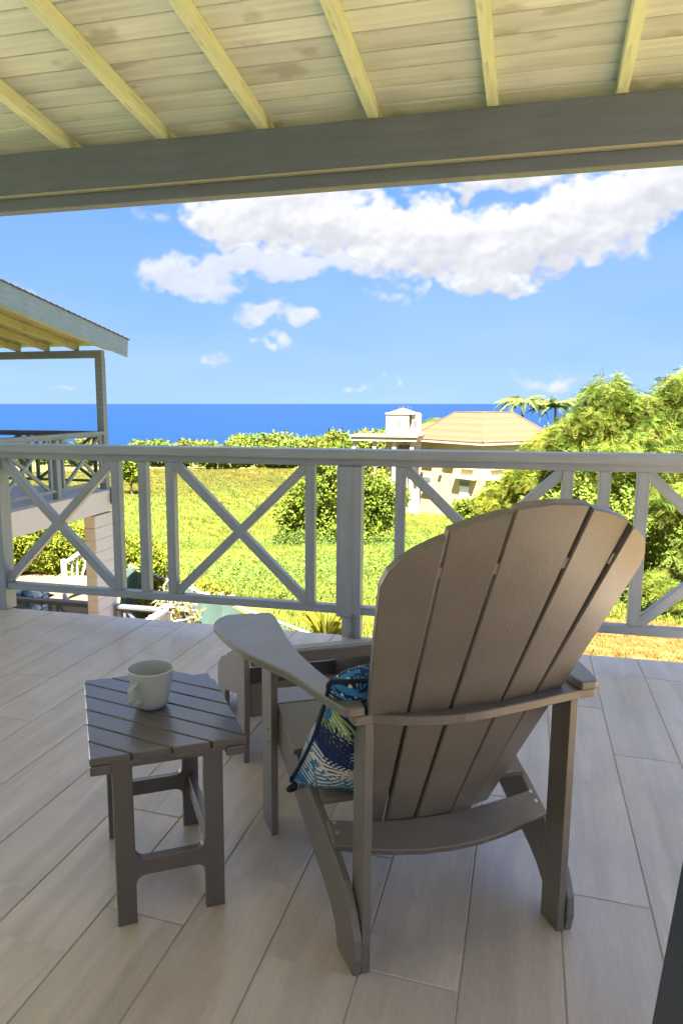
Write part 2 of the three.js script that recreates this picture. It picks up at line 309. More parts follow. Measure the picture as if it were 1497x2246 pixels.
{
  const t = thing('adirondack_chair', 'large taupe brown slatted lounge chair seen from behind on the tiled balcony', 'chair', CH.pos, CH.turn);
  const H0 = .225, gap = .0032, bounds = [-3, -2, -1, 1, 2, 3];
  for (let i = 0; i < 5; i++) {
    const a = bounds[i], b = bounds[i + 1], L = (h) => edgeX(a, h) + (a === -3 ? 0 : gap), Q = (h) => edgeX(b, h) - (b === 3 ? 0 : gap);
    const lim = .2825, step = [.008, .004, 0, .004, .008][i];
    const pts = [];
    // up the right side, over the top, down the left
    const hMax = (f, s) => { let h = .8; while (h < 1.05 && topH(f(h)) - step > h) h += .001; return h; };
    const hr = b === 3 ? .885 : hMax(Q), hl = a === -3 ? .885 : hMax(L);
    for (let k = 0; k <= 6; k++) { const h = lerp(H0, hr, k / 6); pts.push([Math.min(Q(h), lim), h]); }
    const xr = pts[pts.length - 1][0], xl = Math.max(L(hl), -lim);
    for (let k = 1; k < 14; k++) { const x = lerp(xr, xl, k / 14); pts.push([x, topH(x) - step]); }
    for (let k = 0; k <= 6; k++) { const h = lerp(hl, H0, k / 6); pts.push([Math.max(L(h), -lim), h]); }
    // the board's own plane
    const mid = (h) => (L(h) + Q(h)) / 2, o = backPoint(mid(HB), HB), up = backPoint(mid(.9), .9).sub(o).normalize(), side = backPoint(Q(.6), .6).sub(backPoint(L(.6), .6)).normalize();
    const nn = side.clone().cross(up).normalize().negate(), uu = up.clone().cross(nn).normalize();
    const flat = pts.map(([X, h]) => { const q = backPoint(X, h).sub(o); return [q.dot(uu), q.dot(up)]; });
    const area = flat.reduce((s, p, k) => { const q = flat[(k + 1) % flat.length]; return s + p[0] * q[1] - q[0] * p[1]; }, 0);
    // nn must look forwards (-z)
    const g = extrude(area < 0 ? flat.slice().reverse() : flat, .02, .0025);
    const zdir = uu.clone().cross(up); g.applyMatrix4(basis(uu, up, zdir, o));
    if (zdir.z > 0) g.translate(-zdir.x * .02, -zdir.y * .02, -zdir.z * .02);
    part(t, 'back_slat', g, chairMat);
  }
  for (const i of [-2, -1, 1, 2]) { // the short webs that tie neighbouring slats
    const a = backPoint(edgeX(i, .904), .904), b = backPoint(edgeX(i, .926), .926), nrm = backPoint(edgeX(i, .915), .915, .1).sub(backPoint(edgeX(i, .915), .915)).normalize();
    part(t, 'web', bar(a.addScaledVector(nrm, .0102), b.addScaledVector(nrm, .0102), .0072, .0176, nrm, 0), chairMat);
  }
  // curved plank at arm height
  {
    const pts = [], N = 16;
    pts.push([-.272, -.004], [-.232, -.002]);
    for (const [x, f] of [[-.19, -.02], [-.15, -.034], [-.10, -.043], [-.05, -.046], [0, -.042], [.05, -.034], [.10, -.027], [.16, -.017], [.22, -.006]]) pts.push([x, f]);
    pts.push([.25, -.001], [.292, 0], [.292, .062], [.252, .062]);
    for (let k = N; k >= 0; k--) { const q = backPoint(lerp(-.235, .235, k / N), .574, -.001); pts.push([q.x, -q.z]); }
    pts.push([-.252, .05], [-.272, .05]);
    const g = extrude(round(pts.map(([x, f]) => [x, f]), pts.map((p, k) => (k === 0 || k === 12) ? .008 : 0)), .02, .002);
    g.rotateX(-Math.PI / 2).translate(0, .563, 0);
    part(t, 'arm_crossbar', g, chairMat);
  }
  // curved plank on the side rails at the foot of the back
  {
    const k = .45, l = Math.hypot(1, k), pts = [];
    for (const [x, f] of [[-.272, .12], [-.21, .101], [-.14, .087], [-.07, .078], [0, .075], [.07, .078], [.14, .087], [.21, .101], [.262, .116]]) pts.push([x, f * l]);
    for (const [x, f] of [[.262, .176], [.21, .168], [.15, .161], [.08, .153], [0, .149], [-.08, .151], [-.15, .157], [-.21, .166], [-.272, .178]]) pts.push([x, f * l]);
    const g = extrude(pts, .02, .002);   // x, along slope ; thickness
    g.applyMatrix4(basis(V(1, 0, 0), C(0, k / l, 1 / l), C(0, 1 / l, -k / l), C(0, .16, 0)));
    const low = part(t, 'lower_crossbar', g, chairMat);
    for (const [x, f] of [[.248, .136], [.248, .160], [-.258, .138], [-.258, .162]]) {
      const q = C(x, .16 + .0005, f).add(C(0, k * f + .0225, 0)), s = new THREE.CylinderGeometry(.0042, .0042, .003, 10).applyMatrix4(basis(V(1, 0, 0), C(0, 1 / l, -k / l), C(0, k / l, 1 / l).negate(), q));
      part(low, 'screw', [s, new THREE.TorusGeometry(.0042, .0012, 5, 12).rotateX(Math.PI / 2).applyMatrix4(basis(V(1, 0, 0), C(0, 1 / l, -k / l), C(0, k / l, 1 / l).negate(), q))], screwMat);
    }
  }
  const rail = [[.0, 0], [.088, 0], [.104, .05], [.132, .078], [.17, .102], [.256, .142], [.40, .208], [.55, .275], [.625, .308], [.655, .332], [.648, .358], [.625, .3625], [.545, .362], [.365, .314], [.22, .259], [.12, .214], [.06, .18], [.02, .135], [-.004, .085], [-.008, .04]];
  for (const s of [-1, 1]) {
    const g = extrude(rail.slice(), .019, .002); // f, h, thickness outwards
    g.applyMatrix4(basis(C(0, 0, 1), V(0, 1, 0), V(s, 0, 0), V(s * .248, 0, 0)));
    const p = g.attributes.position; for (let i = 0; i < p.count; i++) p.setX(i, p.getX(i) + s * .066 * -p.getZ(i));
    if (s < 0) { /* mirrored winding */ const gi = g.index ? g.toNonIndexed() : g; flip(gi); gi.computeVertexNormals(); part(t, 'side_rail', gi, chairMat); } else { const gi = g.index ? g.toNonIndexed() : g; part(t, 'side_rail', gi, chairMat); }
    part(t, 'rear_post', boxAt(-.0095, .0095, 0, .5628, -.066, 0, .002).translate(s * .2375, 0, 0), chairMat);
    const leg = part(t, 'front_leg', boxAt(-.0098, .0098, 0, .5828, -.046, .046, .002).rotateY(s * -.066).translate(s * (.2685 + .066 * .574 + .0085), 0, -.574), chairMat);
    for (const h of [.268, .305]) part(leg, 'screw', new THREE.CylinderGeometry(.0045, .0045, .003, 10).rotateZ(Math.PI / 2).translate(s * (.3262 - .001), h, -.558), screwMat);
    part(t, 'arm_bracket', extrude([[0, 0], [.05, 0], [0, -.08]], .02, .001).applyMatrix4(basis(V(s, 0, 0), V(0, 1, 0), V(0, 0, s), C(s * .327, .5825, .585))), chairMat);
    const arm = round([[-.466, .6], [-.452, .648], [-.415, .688], [-.285, .680], [-.283, .622], [-.2955, .45], [-.297, .345], [-.283, .205], [-.266, .112], [-.248, .026], [-.250, -.006], [-.290, -.008], [-.300, .02], [-.319, .08], [-.346, .2], [-.39, .29], [-.427, .379], [-.455, .5]], [.02, .03, .02, .025, .01, .05, .05, .05, .05, .02, .003, .012, .02, .05, .05, .05, .05, .06], 4).map(([x, f]) => [x, f]);
    const ag = extrude(s < 0 ? arm.slice().reverse() : arm.map(([x, f]) => [-x, f]), .02, .003).rotateX(-Math.PI / 2).translate(0, .5835, 0);
    part(t, 'arm', ag, chairMat);
  }
  const seat = (f0, f1, h0, h1, hw) => { const a = C(0, (h0 + h1) / 2 + .0095, (f0 + f1) / 2), g = box(hw * 2, .019, Math.hypot(f1 - f0, h1 - h0), .003).rotateX(Math.atan2(h1 - h0, f1 - f0)); return g.translate(a.x, a.y, a.z); };
  part(t, 'seat_slat', seat(.548, .652, .3632, .3632, .311), chairMat);
  part(t, 'seat_slat', seat(.368, .544, .317, .3635, .300), chairMat);
  part(t, 'seat_slat', seat(.293, .363, .288, .3148, .272), chairMat);
  part(t, 'seat_slat', seat(.220, .288, .2605, .2862, .268), chairMat);
  part(t, 'seat_slat', boxAt(-.312, .312, .318, .36, -.676, -.657, .004), chairMat);
}
function flip(g) { for (const k of Object.keys(g.attributes)) { const a = g.attributes[k], n = a.itemSize, d = a.array; for (let i = 0; i < a.count; i += 3) for (let j = 0; j < n; j++) { const t = d[(i + 1) * n + j]; d[(i + 1) * n + j] = d[(i + 2) * n + j]; d[(i + 2) * n + j] = t; } } }

// ---------------------------------------------------------------- footrest in front of the chair
{
  const t = thing('footrest', 'low taupe slatted footrest just in front of the lounge chair', 'footstool', CH.pos, CH.turn);
  const prof = [[.95, 0], [1.03, 0], [1.066, .165], [1.075, .192], [1.095, .188], [1.33, .108], [1.352, .09], [1.36, 0], [1.52, 0], [1.535, .09], [1.528, .135], [1.504, .16], [1.42, .212], [1.3, .262], [1.19, .303], [1.06, .347], [.98, .372], [.945, .368], [.93, .345], [.932, .2]];
  for (const x of [-.302, .20]) {
    const g = extrude(prof, .019, .002); g.applyMatrix4(basis(C(0, 0, 1), V(0, 1, 0), V(1, 0, 0), V(x - .019, 0, 0)));
    part(t, 'side_panel', g.index ? g.toNonIndexed() : g, chairMat);
  }
  part(t, 'rail', boxAt(-.3, .179, .164, .28, -.962, -.943), chairMat);
  part(t, 'rail', boxAt(-.3, .179, .03, .12, -1.515, -1.496), chairMat);
  const q = [[.945, .375], [1.02, .357], [1.11, .329], [1.2, .298], [1.29, .264], [1.38, .227], [1.47, .18]];
  for (let i = 0; i < q.length - 1; i++) {
    const [f0, h0] = q[i], [f1, h1] = q[i + 1];
    part(t, 'seat_slat', box(.48, .019, Math.hypot(f1 - f0, h1 - h0) - .006, .003).rotateX(Math.atan2(h1 - h0, f1 - f0)).translate(-.061, (h0 + h1) / 2 + .003, -(f0 + f1) / 2), chairMat);
  }
  part(t, 'seat_slat', boxAt(-.3, .179, .345, .388, -.944, -.925, .006), chairMat);
}

// ---------------------------------------------------------------- side table and cup
const ST = { pos: [-.6665, 0, -1.402], turn: R(32.365) };
{
  const t = thing('side_table', 'small dark brown side table with diagonal slats left of the lounge chair', 'table', ST.pos, ST.turn);
  const x0 = -.174, x1 = .174, f0 = -.033, f1 = .433;
  for (let k = -4; k < 7; k++) {
    const c0 = -.118 + k * .0895 + .0034, c1 = c0 + .0895 - .0068;
    let poly = [[x0, f0], [x1, f0], [x1, f1], [x0, f1]];
    for (const [lim, sg] of [[c0, 1], [c1, -1]]) {
      const out = []; poly.forEach((p, i) => { const q = poly[(i + 1) % poly.length], dp = (p[0] + p[1] - lim) * sg, dq = (q[0] + q[1] - lim) * sg; if (dp >= 0) out.push(p); if (dp * dq < 0) { const s = dp / (dp - dq); out.push([lerp(p[0], q[0], s), lerp(p[1], q[1], s)]); } });
      poly = out; if (poly.length < 3) break;
    }
    if (poly.length < 3) continue;
    part(t, 'tabletop_slat', extrude(poly, .018, .0022).rotateX(-Math.PI / 2).translate(0, .422, 0), tableMat);
  }
  part(t, 'tabletop_bed', boxAt(x0 + .004, x1 - .004, .412, .4215, -f1 + .004, -f0 - .004, .001), tableMat);
  for (const s of [-1, 1]) part(t, 'apron', boxAt(s < 0 ? x0 : x1 - .046, s < 0 ? x0 + .046 : x1, .398, .4205, -f1, -f0, .003), tableMat);
  const hole1 = round([[-.082, .16], [.08, .16], [.08, .39], [-.082, .39]], [.026, .026, .004, .004]), out = round([[-.127, 0], [-.082, 0], [-.082, .118], [.08, .118], [.08, 0], [.125, 0], [.125, .411], [-.127, .411]], [0, 0, .026, .026, 0, 0, 0, 0]);
  for (const f of [0, .352]) part(t, 'leg_frame', extrude(out, .022, .0022, [hole1]).translate(0, 0, -f - .022), tableMat);
  for (const s of [-1, 1]) part(t, 'side_rail', boxAt(s * .1035 - .0105, s * .1035 + .0105, .112, .162, -.3515, -.0225, .003), tableMat);
}
{
  const s = Math.sin(ST.turn), c = Math.cos(ST.turn), lx = -.014, lf = .208, x = ST.pos[0] + c * lx - s * lf, z = ST.pos[2] - s * lx - c * lf;
  const cup = thing('coffee_cup', 'grey green ceramic cup standing on the side table', 'cup', [x, .4405, z], R(22));
  const m = new THREE.MeshPhysicalMaterial({ color: lin(.41, .45, .47), roughness: .34, clearcoat: .35, clearcoatRoughness: .25, bumpMap: roughTex, bumpScale: .0004 });
  const prof = [[.0, .004], [.026, .004], [.029, 0], [.0345, .0015], [.0405, .008], [.0445, .02], [.0505, .055], [.0555, .088], [.0572, .0985], [.0566, .1005], [.0548, .0995], [.0525, .086], [.0475, .054], [.0415, .02], [.036, .010], [.02, .0075], [0, .007]].map(([r, y]) => new THREE.Vector2(r, y));
  part(cup, 'body', new THREE.LatheGeometry(prof, 56), m);
  part(cup, 'rim', new THREE.TorusGeometry(.0566, .0014, 8, 56).rotateX(Math.PI / 2).translate(0, .0997, 0), new THREE.MeshPhysicalMaterial({ color: lin(.62, .66, .66), roughness: .35, clearcoat: .4 }));
  const o = round([[.041, .024], [.064, .021], [.081, .032], [.084, .076], [.052, .080]], [0, .01, .012, .012, 0], 5), i = round([[.040, .031], [.063, .029], [.074, .037], [.0765, .069], [.050, .072]], [0, .006, .008, .008, 0], 5);
  const hs = extrude([...o, ...i.slice().reverse()], .013, .0018);
  part(cup, 'handle', hs.translate(0, 0, -.0065).rotateY(R(-124)), m);
}

// ---------------------------------------------------------------- patterned cushion in the chair
function leafPrint(size, bg, seed, n, scale, dark) {
  const cv = document.createElement('canvas'); cv.width = cv.height = size; const g = cv.getContext('2d'), r = mulberry(seed);
  g.fillStyle = bg; g.fillRect(0, 0, size, size);
  const cols = dark ? ['#12204a', '#1d3f78', '#2f6ea8', '#7fb2d8', '#dfe9ee', '#0d1734'] : ['#131f4d', '#17295f', '#5f8f3f', '#2b6fa8', '#2b7fb8', '#131f4d', '#e4e2d8', '#0f1a40', '#86a860', '#e4e2d8'];
  for (let k = 0; k < n; k++) {
    const x = r() * size, y = r() * size, a = r() * 6.28, L = size * scale * (.7 + r() * .7), col = cols[Math.floor(r() * cols.length)], w = L * .5, curve = (r() - .5) * 1.3, nb = 13;
    for (const [ox, oy] of [[0, 0], [size, 0], [-size, 0], [0, size], [0, -size]]) {
      g.save(); g.translate(x + ox, y + oy); g.rotate(a); g.fillStyle = g.strokeStyle = col; g.lineWidth = Math.max(1.5, L * .018);
      g.beginPath(); g.moveTo(0, 0); g.quadraticCurveTo(L * .5, curve * L * .3, L, curve * L * .5); g.stroke();
      for (let j = 1; j <= nb; j++) {
        const t = j / nb, px = L * t, py = curve * L * (.3 * 2 * t * (1 - t) + .5 * t * t), bl = w * Math.sin(Math.PI * Math.min(.96, t * .82 + .16));
        for (const s of [-1, 1]) { g.beginPath(); g.moveTo(px, py); g.quadraticCurveTo(px + bl * .25, py + s * bl * .75, px + bl * .75, py + s * bl); g.quadraticCurveTo(px + bl * .34, py + s * bl * .58, px + L * .034, py); g.fill(); }
      }
      g.restore();
    }
  }
  const t = new THREE.CanvasTexture(cv); t.colorSpace = THREE.SRGBColorSpace; t.wrapS = t.wrapT = THREE.RepeatWrapping; return t;
}
const weaveTex = tex(256, (u, v) => grey(.5 + .25 * Math.sin(u * 6.2832 * 64) * Math.sin(v * 6.2832 * 64) + .25 * vnoise(u * 64, v * 64, 71, 64)), false, 6);
function pillowGeo(a, b, thick, seg = 26) { // a, b half sizes; corners pulled into ears
  const pos = [], uv = [], idx = [];
  for (const s of [1, -1]) for (let j = 0; j <= seg; j++) for (let i = 0; i <= seg; i++) {
    const u = i / seg * 2 - 1, v = j / seg * 2 - 1, e = .06;
    const x = a * u * (1 - e * (1 - v * v) * Math.abs(u) ** 2), y = b * v * (1 - e * (1 - u * u) * Math.abs(v) ** 2);
    const k = Math.pow(Math.max(0, (1 - u ** 4) * (1 - v ** 4)), .55), wr = (fbm(u * 2.2 + 9, v * 2.2 + s * 3, 3, 81) - .5) * .035 * k;
    pos.push(x, y, s * (thick * k + wr) + s * .002); uv.push(u * .5 + .5, v * .5 + .5);
  }
  const n = (seg + 1) ** 2;
  for (let s = 0; s < 2; s++) for (let j = 0; j < seg; j++) for (let i = 0; i < seg; i++) { const q = s * n + j * (seg + 1) + i, r = [q, q + 1, q + seg + 2, q, q + seg + 2, q + seg + 1]; idx.push(...(s ? r.reverse() : r)); }
  const g = new THREE.BufferGeometry(); g.setAttribute('position', new THREE.Float32BufferAttribute(pos, 3)); g.setAttribute('uv', new THREE.Float32BufferAttribute(uv, 2)); g.setIndex(idx); g.computeVertexNormals(); return g;
}
{
  const t = thing('cushion', 'square cushion printed with navy and green palm leaves leaning in the chair', 'cushion', CH.pos, CH.turn);
  const print = leafPrint(1024, '#d6d5cc', 14, 44, .36, false);
  const fab = new THREE.MeshPhysicalMaterial({ map: print, roughness: .92, sheen: .25, sheenRoughness: .6, bumpMap: weaveTex, bumpScale: .0006 }), pip = paint(lin(.006, .009, .035), { roughness: .85 });
  const X = V(1, 0, 0), Y = C(0, .77, -.638), Z = X.clone().cross(Y).normalize(), M = basis(X, Y, Z, C(-.07, .452, .196));
  const body = part(t, 'cover', pillowGeo(.24, .25, .085).applyMatrix4(M), fab);
  const ring = []; for (let k = 0; k < 64; k++) { const q = k / 64 * 4, e = Math.floor(q), w = (q - e) * 2 - 1, [u, v] = [[w, -1], [1, w], [-w, 1], [-1, -w]][e]; ring.push(V(.24 * u * (1 - .06 * (1 - v * v) * u * u), .25 * v * (1 - .06 * (1 - u * u) * v * v), 0).applyMatrix4(M)); }
  part(t, 'piping', tube(ring, .0055, 6, 160, true), pip);
  const loop = [[0, 0], [-.018, -.028], [-.024, -.055], [-.008, -.068], [.006, -.05], [.004, -.02]].map(([a, b]) => V(-.232 + a * .6, -.240 + b * .6, .012).applyMatrix4(M).add(V(0, -.002, 0)));
  part(t, 'loop', tube(loop, .0052, 6, 40, true), pip);
}

// ---------------------------------------------------------------- OUTSIDE: land, sea
const gy = [[-400, -3.2], [13, -3.2], [20, -3.95], [32, -5.25], [55, -7.45], [80, -8.4], [108, -9.1], [130, -10.6], [200, -16], [400, -38], [600, -52], [1500, -60]];
function groundY(x, z) {
  const d = -z - .05 * x; let i = 0; while (i < gy.length - 2 && d > gy[i + 1][0]) i++;
  const t = clamp((d - gy[i][0]) / (gy[i + 1][0] - gy[i][0]), 0, 1), y = lerp(gy[i][1], gy[i + 1][1], t);
  const flat = sstep(Math.hypot(x + 3, z + 6), 9, 22);
  return y + flat * ((fbm(x * .09 + 50, z * .09 + 50, 3, 401) - .5) * .9 + (fbm(x * .6, z * .6, 2, 405) - .5) * .22);
}
{
  const NX = 230, NZ = 250, pos = [], col = [], uv = [], idx = [];
  for (let j = 0; j <= NZ; j++) for (let i = 0; i <= NX; i++) {
    const a = i / NX * 2 - 1, b = j / NZ, x = -8 + 55 * a + 1500 * Math.sign(a) * Math.abs(a) ** 5, z = 60 - 190 * b - 900 * Math.pow(Math.max(0, b - .35) / .65, 4), y = groundY(x, z);
    pos.push(x, y, z); uv.push(x, z);
    const d = -z, dry = sstep(fbm(x * .08 + 9, z * .08, 4, 411), .44, .62), pat = fbm(x * .35, z * .35, 3, 412);
    const cut = sstep(x, 1.2, 3.2) * (1 - sstep(d, 15.2, 17.5)), far = sstep(d, 70, 95);
    const g = [lerp(.12, .155, dry), lerp(.16, .155, dry), lerp(.018, .032, dry)], k = .7 + .5 * pat;
    const c = [lerp(g[0], .23, cut), lerp(g[1], .15, cut), lerp(g[2], .04, cut)];
    c[0] = lerp(c[0], .19, far * .6); c[1] = lerp(c[1], .16, far * .6); c[2] = lerp(c[2], .045, far * .6);
    col.push(c[0] * k, c[1] * k, c[2] * k);
  }
  for (let j = 0; j < NZ; j++) for (let i = 0; i < NX; i++) { const q = j * (NX + 1) + i; idx.push(q, q + 1, q + NX + 2, q, q + NX + 2, q + NX + 1); }
  const g = new THREE.BufferGeometry(); g.setAttribute('position', new THREE.Float32BufferAttribute(pos, 3)); g.setAttribute('color', new THREE.Float32BufferAttribute(col, 3)); g.setAttribute('uv', new THREE.Float32BufferAttribute(uv, 2)); g.setIndex(idx); g.computeVertexNormals();
  if (g.attributes.normal.getY(1000) < 0) { g.index.array.reverse(); g.computeVertexNormals(); }
  const soil = tex(1024, (u, v) => { const k = .62 + .5 * fbm(u * 40, v * 40, 4, 421, 40) + .3 * (vnoise(u * 220, v * 220, 422, 220) - .5); return [k, k, k * .95]; }, false, .22);
  const m = shadowed(new THREE.Mesh(g, new THREE.MeshStandardMaterial({ vertexColors: true, map: soil, roughness: 1, bumpMap: soil, bumpScale: .08 }))); m.name = 'ground'; m.userData.kind = 'structure'; scene.add(m);
}
{
  const wave = tex(1024, (u, v) => grey(.55 * fbm(u * 14, v * 40, 5, 431, 2) + .45 * fbm(u * 50, v * 120, 4, 433, 10)), false, 1 / 400);
  const wind = tex(512, (u, v) => { const k = .85 + .3 * (fbm(u * 3, v * 22, 5, 441, 1) - .5); return [k * .96, k, k]; }, false, 1 / 9000);
  const g = new THREE.PlaneGeometry(160000, 80000, 4, 4).rotateX(-Math.PI / 2).translate(0, -50, -40350), p = g.attributes.position, uv = g.attributes.uv;
  for (let i = 0; i < p.count; i++) uv.setXY(i, p.getX(i), p.getZ(i));
  const m = shadowed(new THREE.Mesh(g, new THREE.MeshPhysicalMaterial({ color: lin(.0018, .0255, .092), map: wind, roughness: .55, specularIntensity: .35, bumpMap: wave, bumpScale: 1.2 }))); m.name = 'sea'; m.userData.kind = 'structure'; scene.add(m);
}

{ // pale sunlit terrace by the buildings, its unseen near part added to bounce light
  const paveTex = tex(512, (u, v) => { const k = .86 + .2 * fbm(u * 12, v * 12, 4, 481, 12) + .12 * (vnoise(u * 160, v * 160, 482, 160) - .5); return [k, k * .99, k * .97]; }, false, .35);
  const t = struct('patio'), m = new THREE.MeshStandardMaterial({ map: paveTex, color: lin(.17, .115, .066), roughness: .95, bumpMap: paveTex, bumpScale: .004 });
  part(t, 'paving', boxUV(extrude([[-13, -3.62], [.6, -3.62], [.6, -11.2], [-2.2, -11.6], [-4.4, -12.4], [-5.2, -14.2], [-7.2, -15.6], [-13, -15.9]].map(([x, z]) => [x, -z]), .6, 0).rotateX(-Math.PI / 2).translate(0, -3.72, 0)), m);
}
// ---------------------------------------------------------------- leaves
const leafMat = (r, g, b, o = {}) => new THREE.MeshPhysicalMaterial({ color: lin(r, g, b), roughness: .75, transmission: .3, thickness: 0, side: THREE.DoubleSide, specularIntensity: .35, ...o });
function leafQuad(len, wid, bend = .15) { // a leaf along +x, folded on its midrib
  const p = [0, 0, 0, len * .45, bend * wid, wid / 2, len, -bend * len * .6, 0, 0, 0, 0, len, -bend * len * .6, 0, len * .45, bend * wid, -wid / 2];
  const g = new THREE.BufferGeometry(); g.setAttribute('position', new THREE.Float32BufferAttribute(p, 3)); g.setAttribute('uv', new THREE.Float32BufferAttribute(new Float32Array(12), 2)); g.computeVertexNormals(); return g;
}
function sprig(n, len, wid, spread, seed) {
  const r = mulberry(seed), L = [];
  for (let i = 0; i < n; i++) L.push(leafQuad(len * (.7 + r() * .6), wid * (.7 + r() * .6)).applyMatrix4(new THREE.Matrix4().makeRotationFromEuler(new THREE.Euler(r() * 6.28, r() * 6.28, r() * 1.6 - .8)).setPosition((r() - .5) * spread, (r() - .5) * spread, (r() - .5) * spread)));
  return mergeGeometries(L);
}
function feather(pairs, len, leaf, droop) { // one pinnate frond along +x
  const L = [];
  for (let i = 0; i < pairs; i++) {
    const t = (i + .6) / pairs, x = len * t, y = -droop * len * t * t, w = leaf * (.55 + .9 * Math.sin(Math.PI * Math.min(.97, t * .8 + .15)));
    for (const s of [-1, 1]) L.push(leafQuad(w, leaf * .34, .1).rotateY(s * -1.05).translate(x, y, 0));
  }
  L.push(leafQuad(leaf * .8, leaf * .3).translate(len, -droop * len, 0));
  return mergeGeometries(L);
}
const tintA = new THREE.Color(), M4 = new THREE.Matrix4(), Q4 = new THREE.Quaternion(), E4 = new THREE.Euler(), S4 = V(1, 1, 1);
function crown(parent, name, geo, mat, spots) { // spots: [x, y, z, scale, rx, ry, rz, tone]
  const im = shadowed(new THREE.InstancedMesh(geo, mat, spots.length)); im.name = name; im.userData.kind = 'stuff';
  spots.forEach((s, i) => { im.setMatrixAt(i, M4.compose(V(s[0], s[1], s[2]), Q4.setFromEuler(E4.set(s[4], s[5], s[6], 'YXZ')), S4.setScalar(s[3]))); const t = s[7]; im.setColorAt(i, tintA.setRGB(t * (s[8] ?? 1), t, t)); });
  parent.add(im); return im;
}
function lumpSpots(lumps, per, sc, hang = false) { // lumps: [x, y, z, rx, ry, rz]; spots thick near the skin
  const out = [];
  for (const [x, y, z, a, b, c, n] of lumps) {
    const N = Math.round((n ?? 1) * per);
    for (let i = 0; i < N; i++) {
      const th = rnd() * 6.2832, cy = rnd() * 2 - 1, k = Math.pow(rnd(), .38) * (.82 + .36 * vnoise(th * 2.2 + x * 3, cy * 3 + y, 451)), s = Math.sqrt(1 - cy * cy), dx = Math.cos(th) * s, dz = Math.sin(th) * s;
      out.push([x + a * k * dx, y + b * k * cy, z + c * k * dz, sc * rr(.65, 1.3), hang ? rr(-.4, .4) : rr(0, 6.28), hang ? -th + rr(-.7, .7) : rr(0, 6.28), hang ? rr(-.7, .35) : rr(-1, 1), rr(.62, 1.25), rr(.75, 1.25)]);
    }
  }
  return out;
}
function limb(pts, r0, r1) { // tapered tube
  const c = new THREE.CatmullRomCurve3(pts), g = new THREE.TubeGeometry(c, 8, 1, 6), p = g.attributes.position, n = g.attributes.normal;
  for (let i = 0; i < p.count; i++) { const t = Math.floor(i / 7) / 8, q = c.getPointAt(Math.min(1, t)), r = lerp(r0, r1, t); p.setXYZ(i, q.x + n.getX(i) * r, q.y + n.getY(i) * r, q.z + n.getZ(i) * r); }
  return g;
}
const barkTex = tex(256, (u, v) => { const k = .6 + .6 * fbm(u * 8, v * 30, 4, 461, 8); return [k, k * .96, k * .9]; }, false, 2);
const barkMat = new THREE.MeshStandardMaterial({ map: barkTex, color: lin(.20, .15, .10), roughness: .95, bumpMap: barkTex, bumpScale: .01 });
function woody(t, name, base, lumps, r) { // trunk and one limb to every lump
  const top = V(0, 0, 0); lumps.forEach((l) => top.add(V(l[0], l[1], l[2]))); top.multiplyScalar(1 / lumps.length);
  const fork = base.clone().lerp(top, .35).add(V(rr(-.1, .1), 0, rr(-.1, .1))), L = [limb([base, base.clone().lerp(fork, .5).add(V(rr(-.08, .08), 0, rr(-.08, .08))), fork], r, r * .75)];
  for (const l of lumps) { const e = V(l[0], l[1], l[2]), m = fork.clone().lerp(e, .5).add(V(rr(-.2, .2), rr(-.1, .25), rr(-.2, .2))); L.push(limb([fork, m, e], r * .55, r * .12)); for (let k = 0; k < 3; k++) L.push(limb([m, m.clone().lerp(e, .5).add(V(rr(-.4, .4), rr(-.2, .3), rr(-.4, .4))), e.clone().add(V(rr(-1, 1) * l[3] * .8, rr(-.5, .8) * l[4], rr(-1, 1) * l[5] * .8))], r * .22, r * .05)); }
  part(t, name, L, barkMat);
}

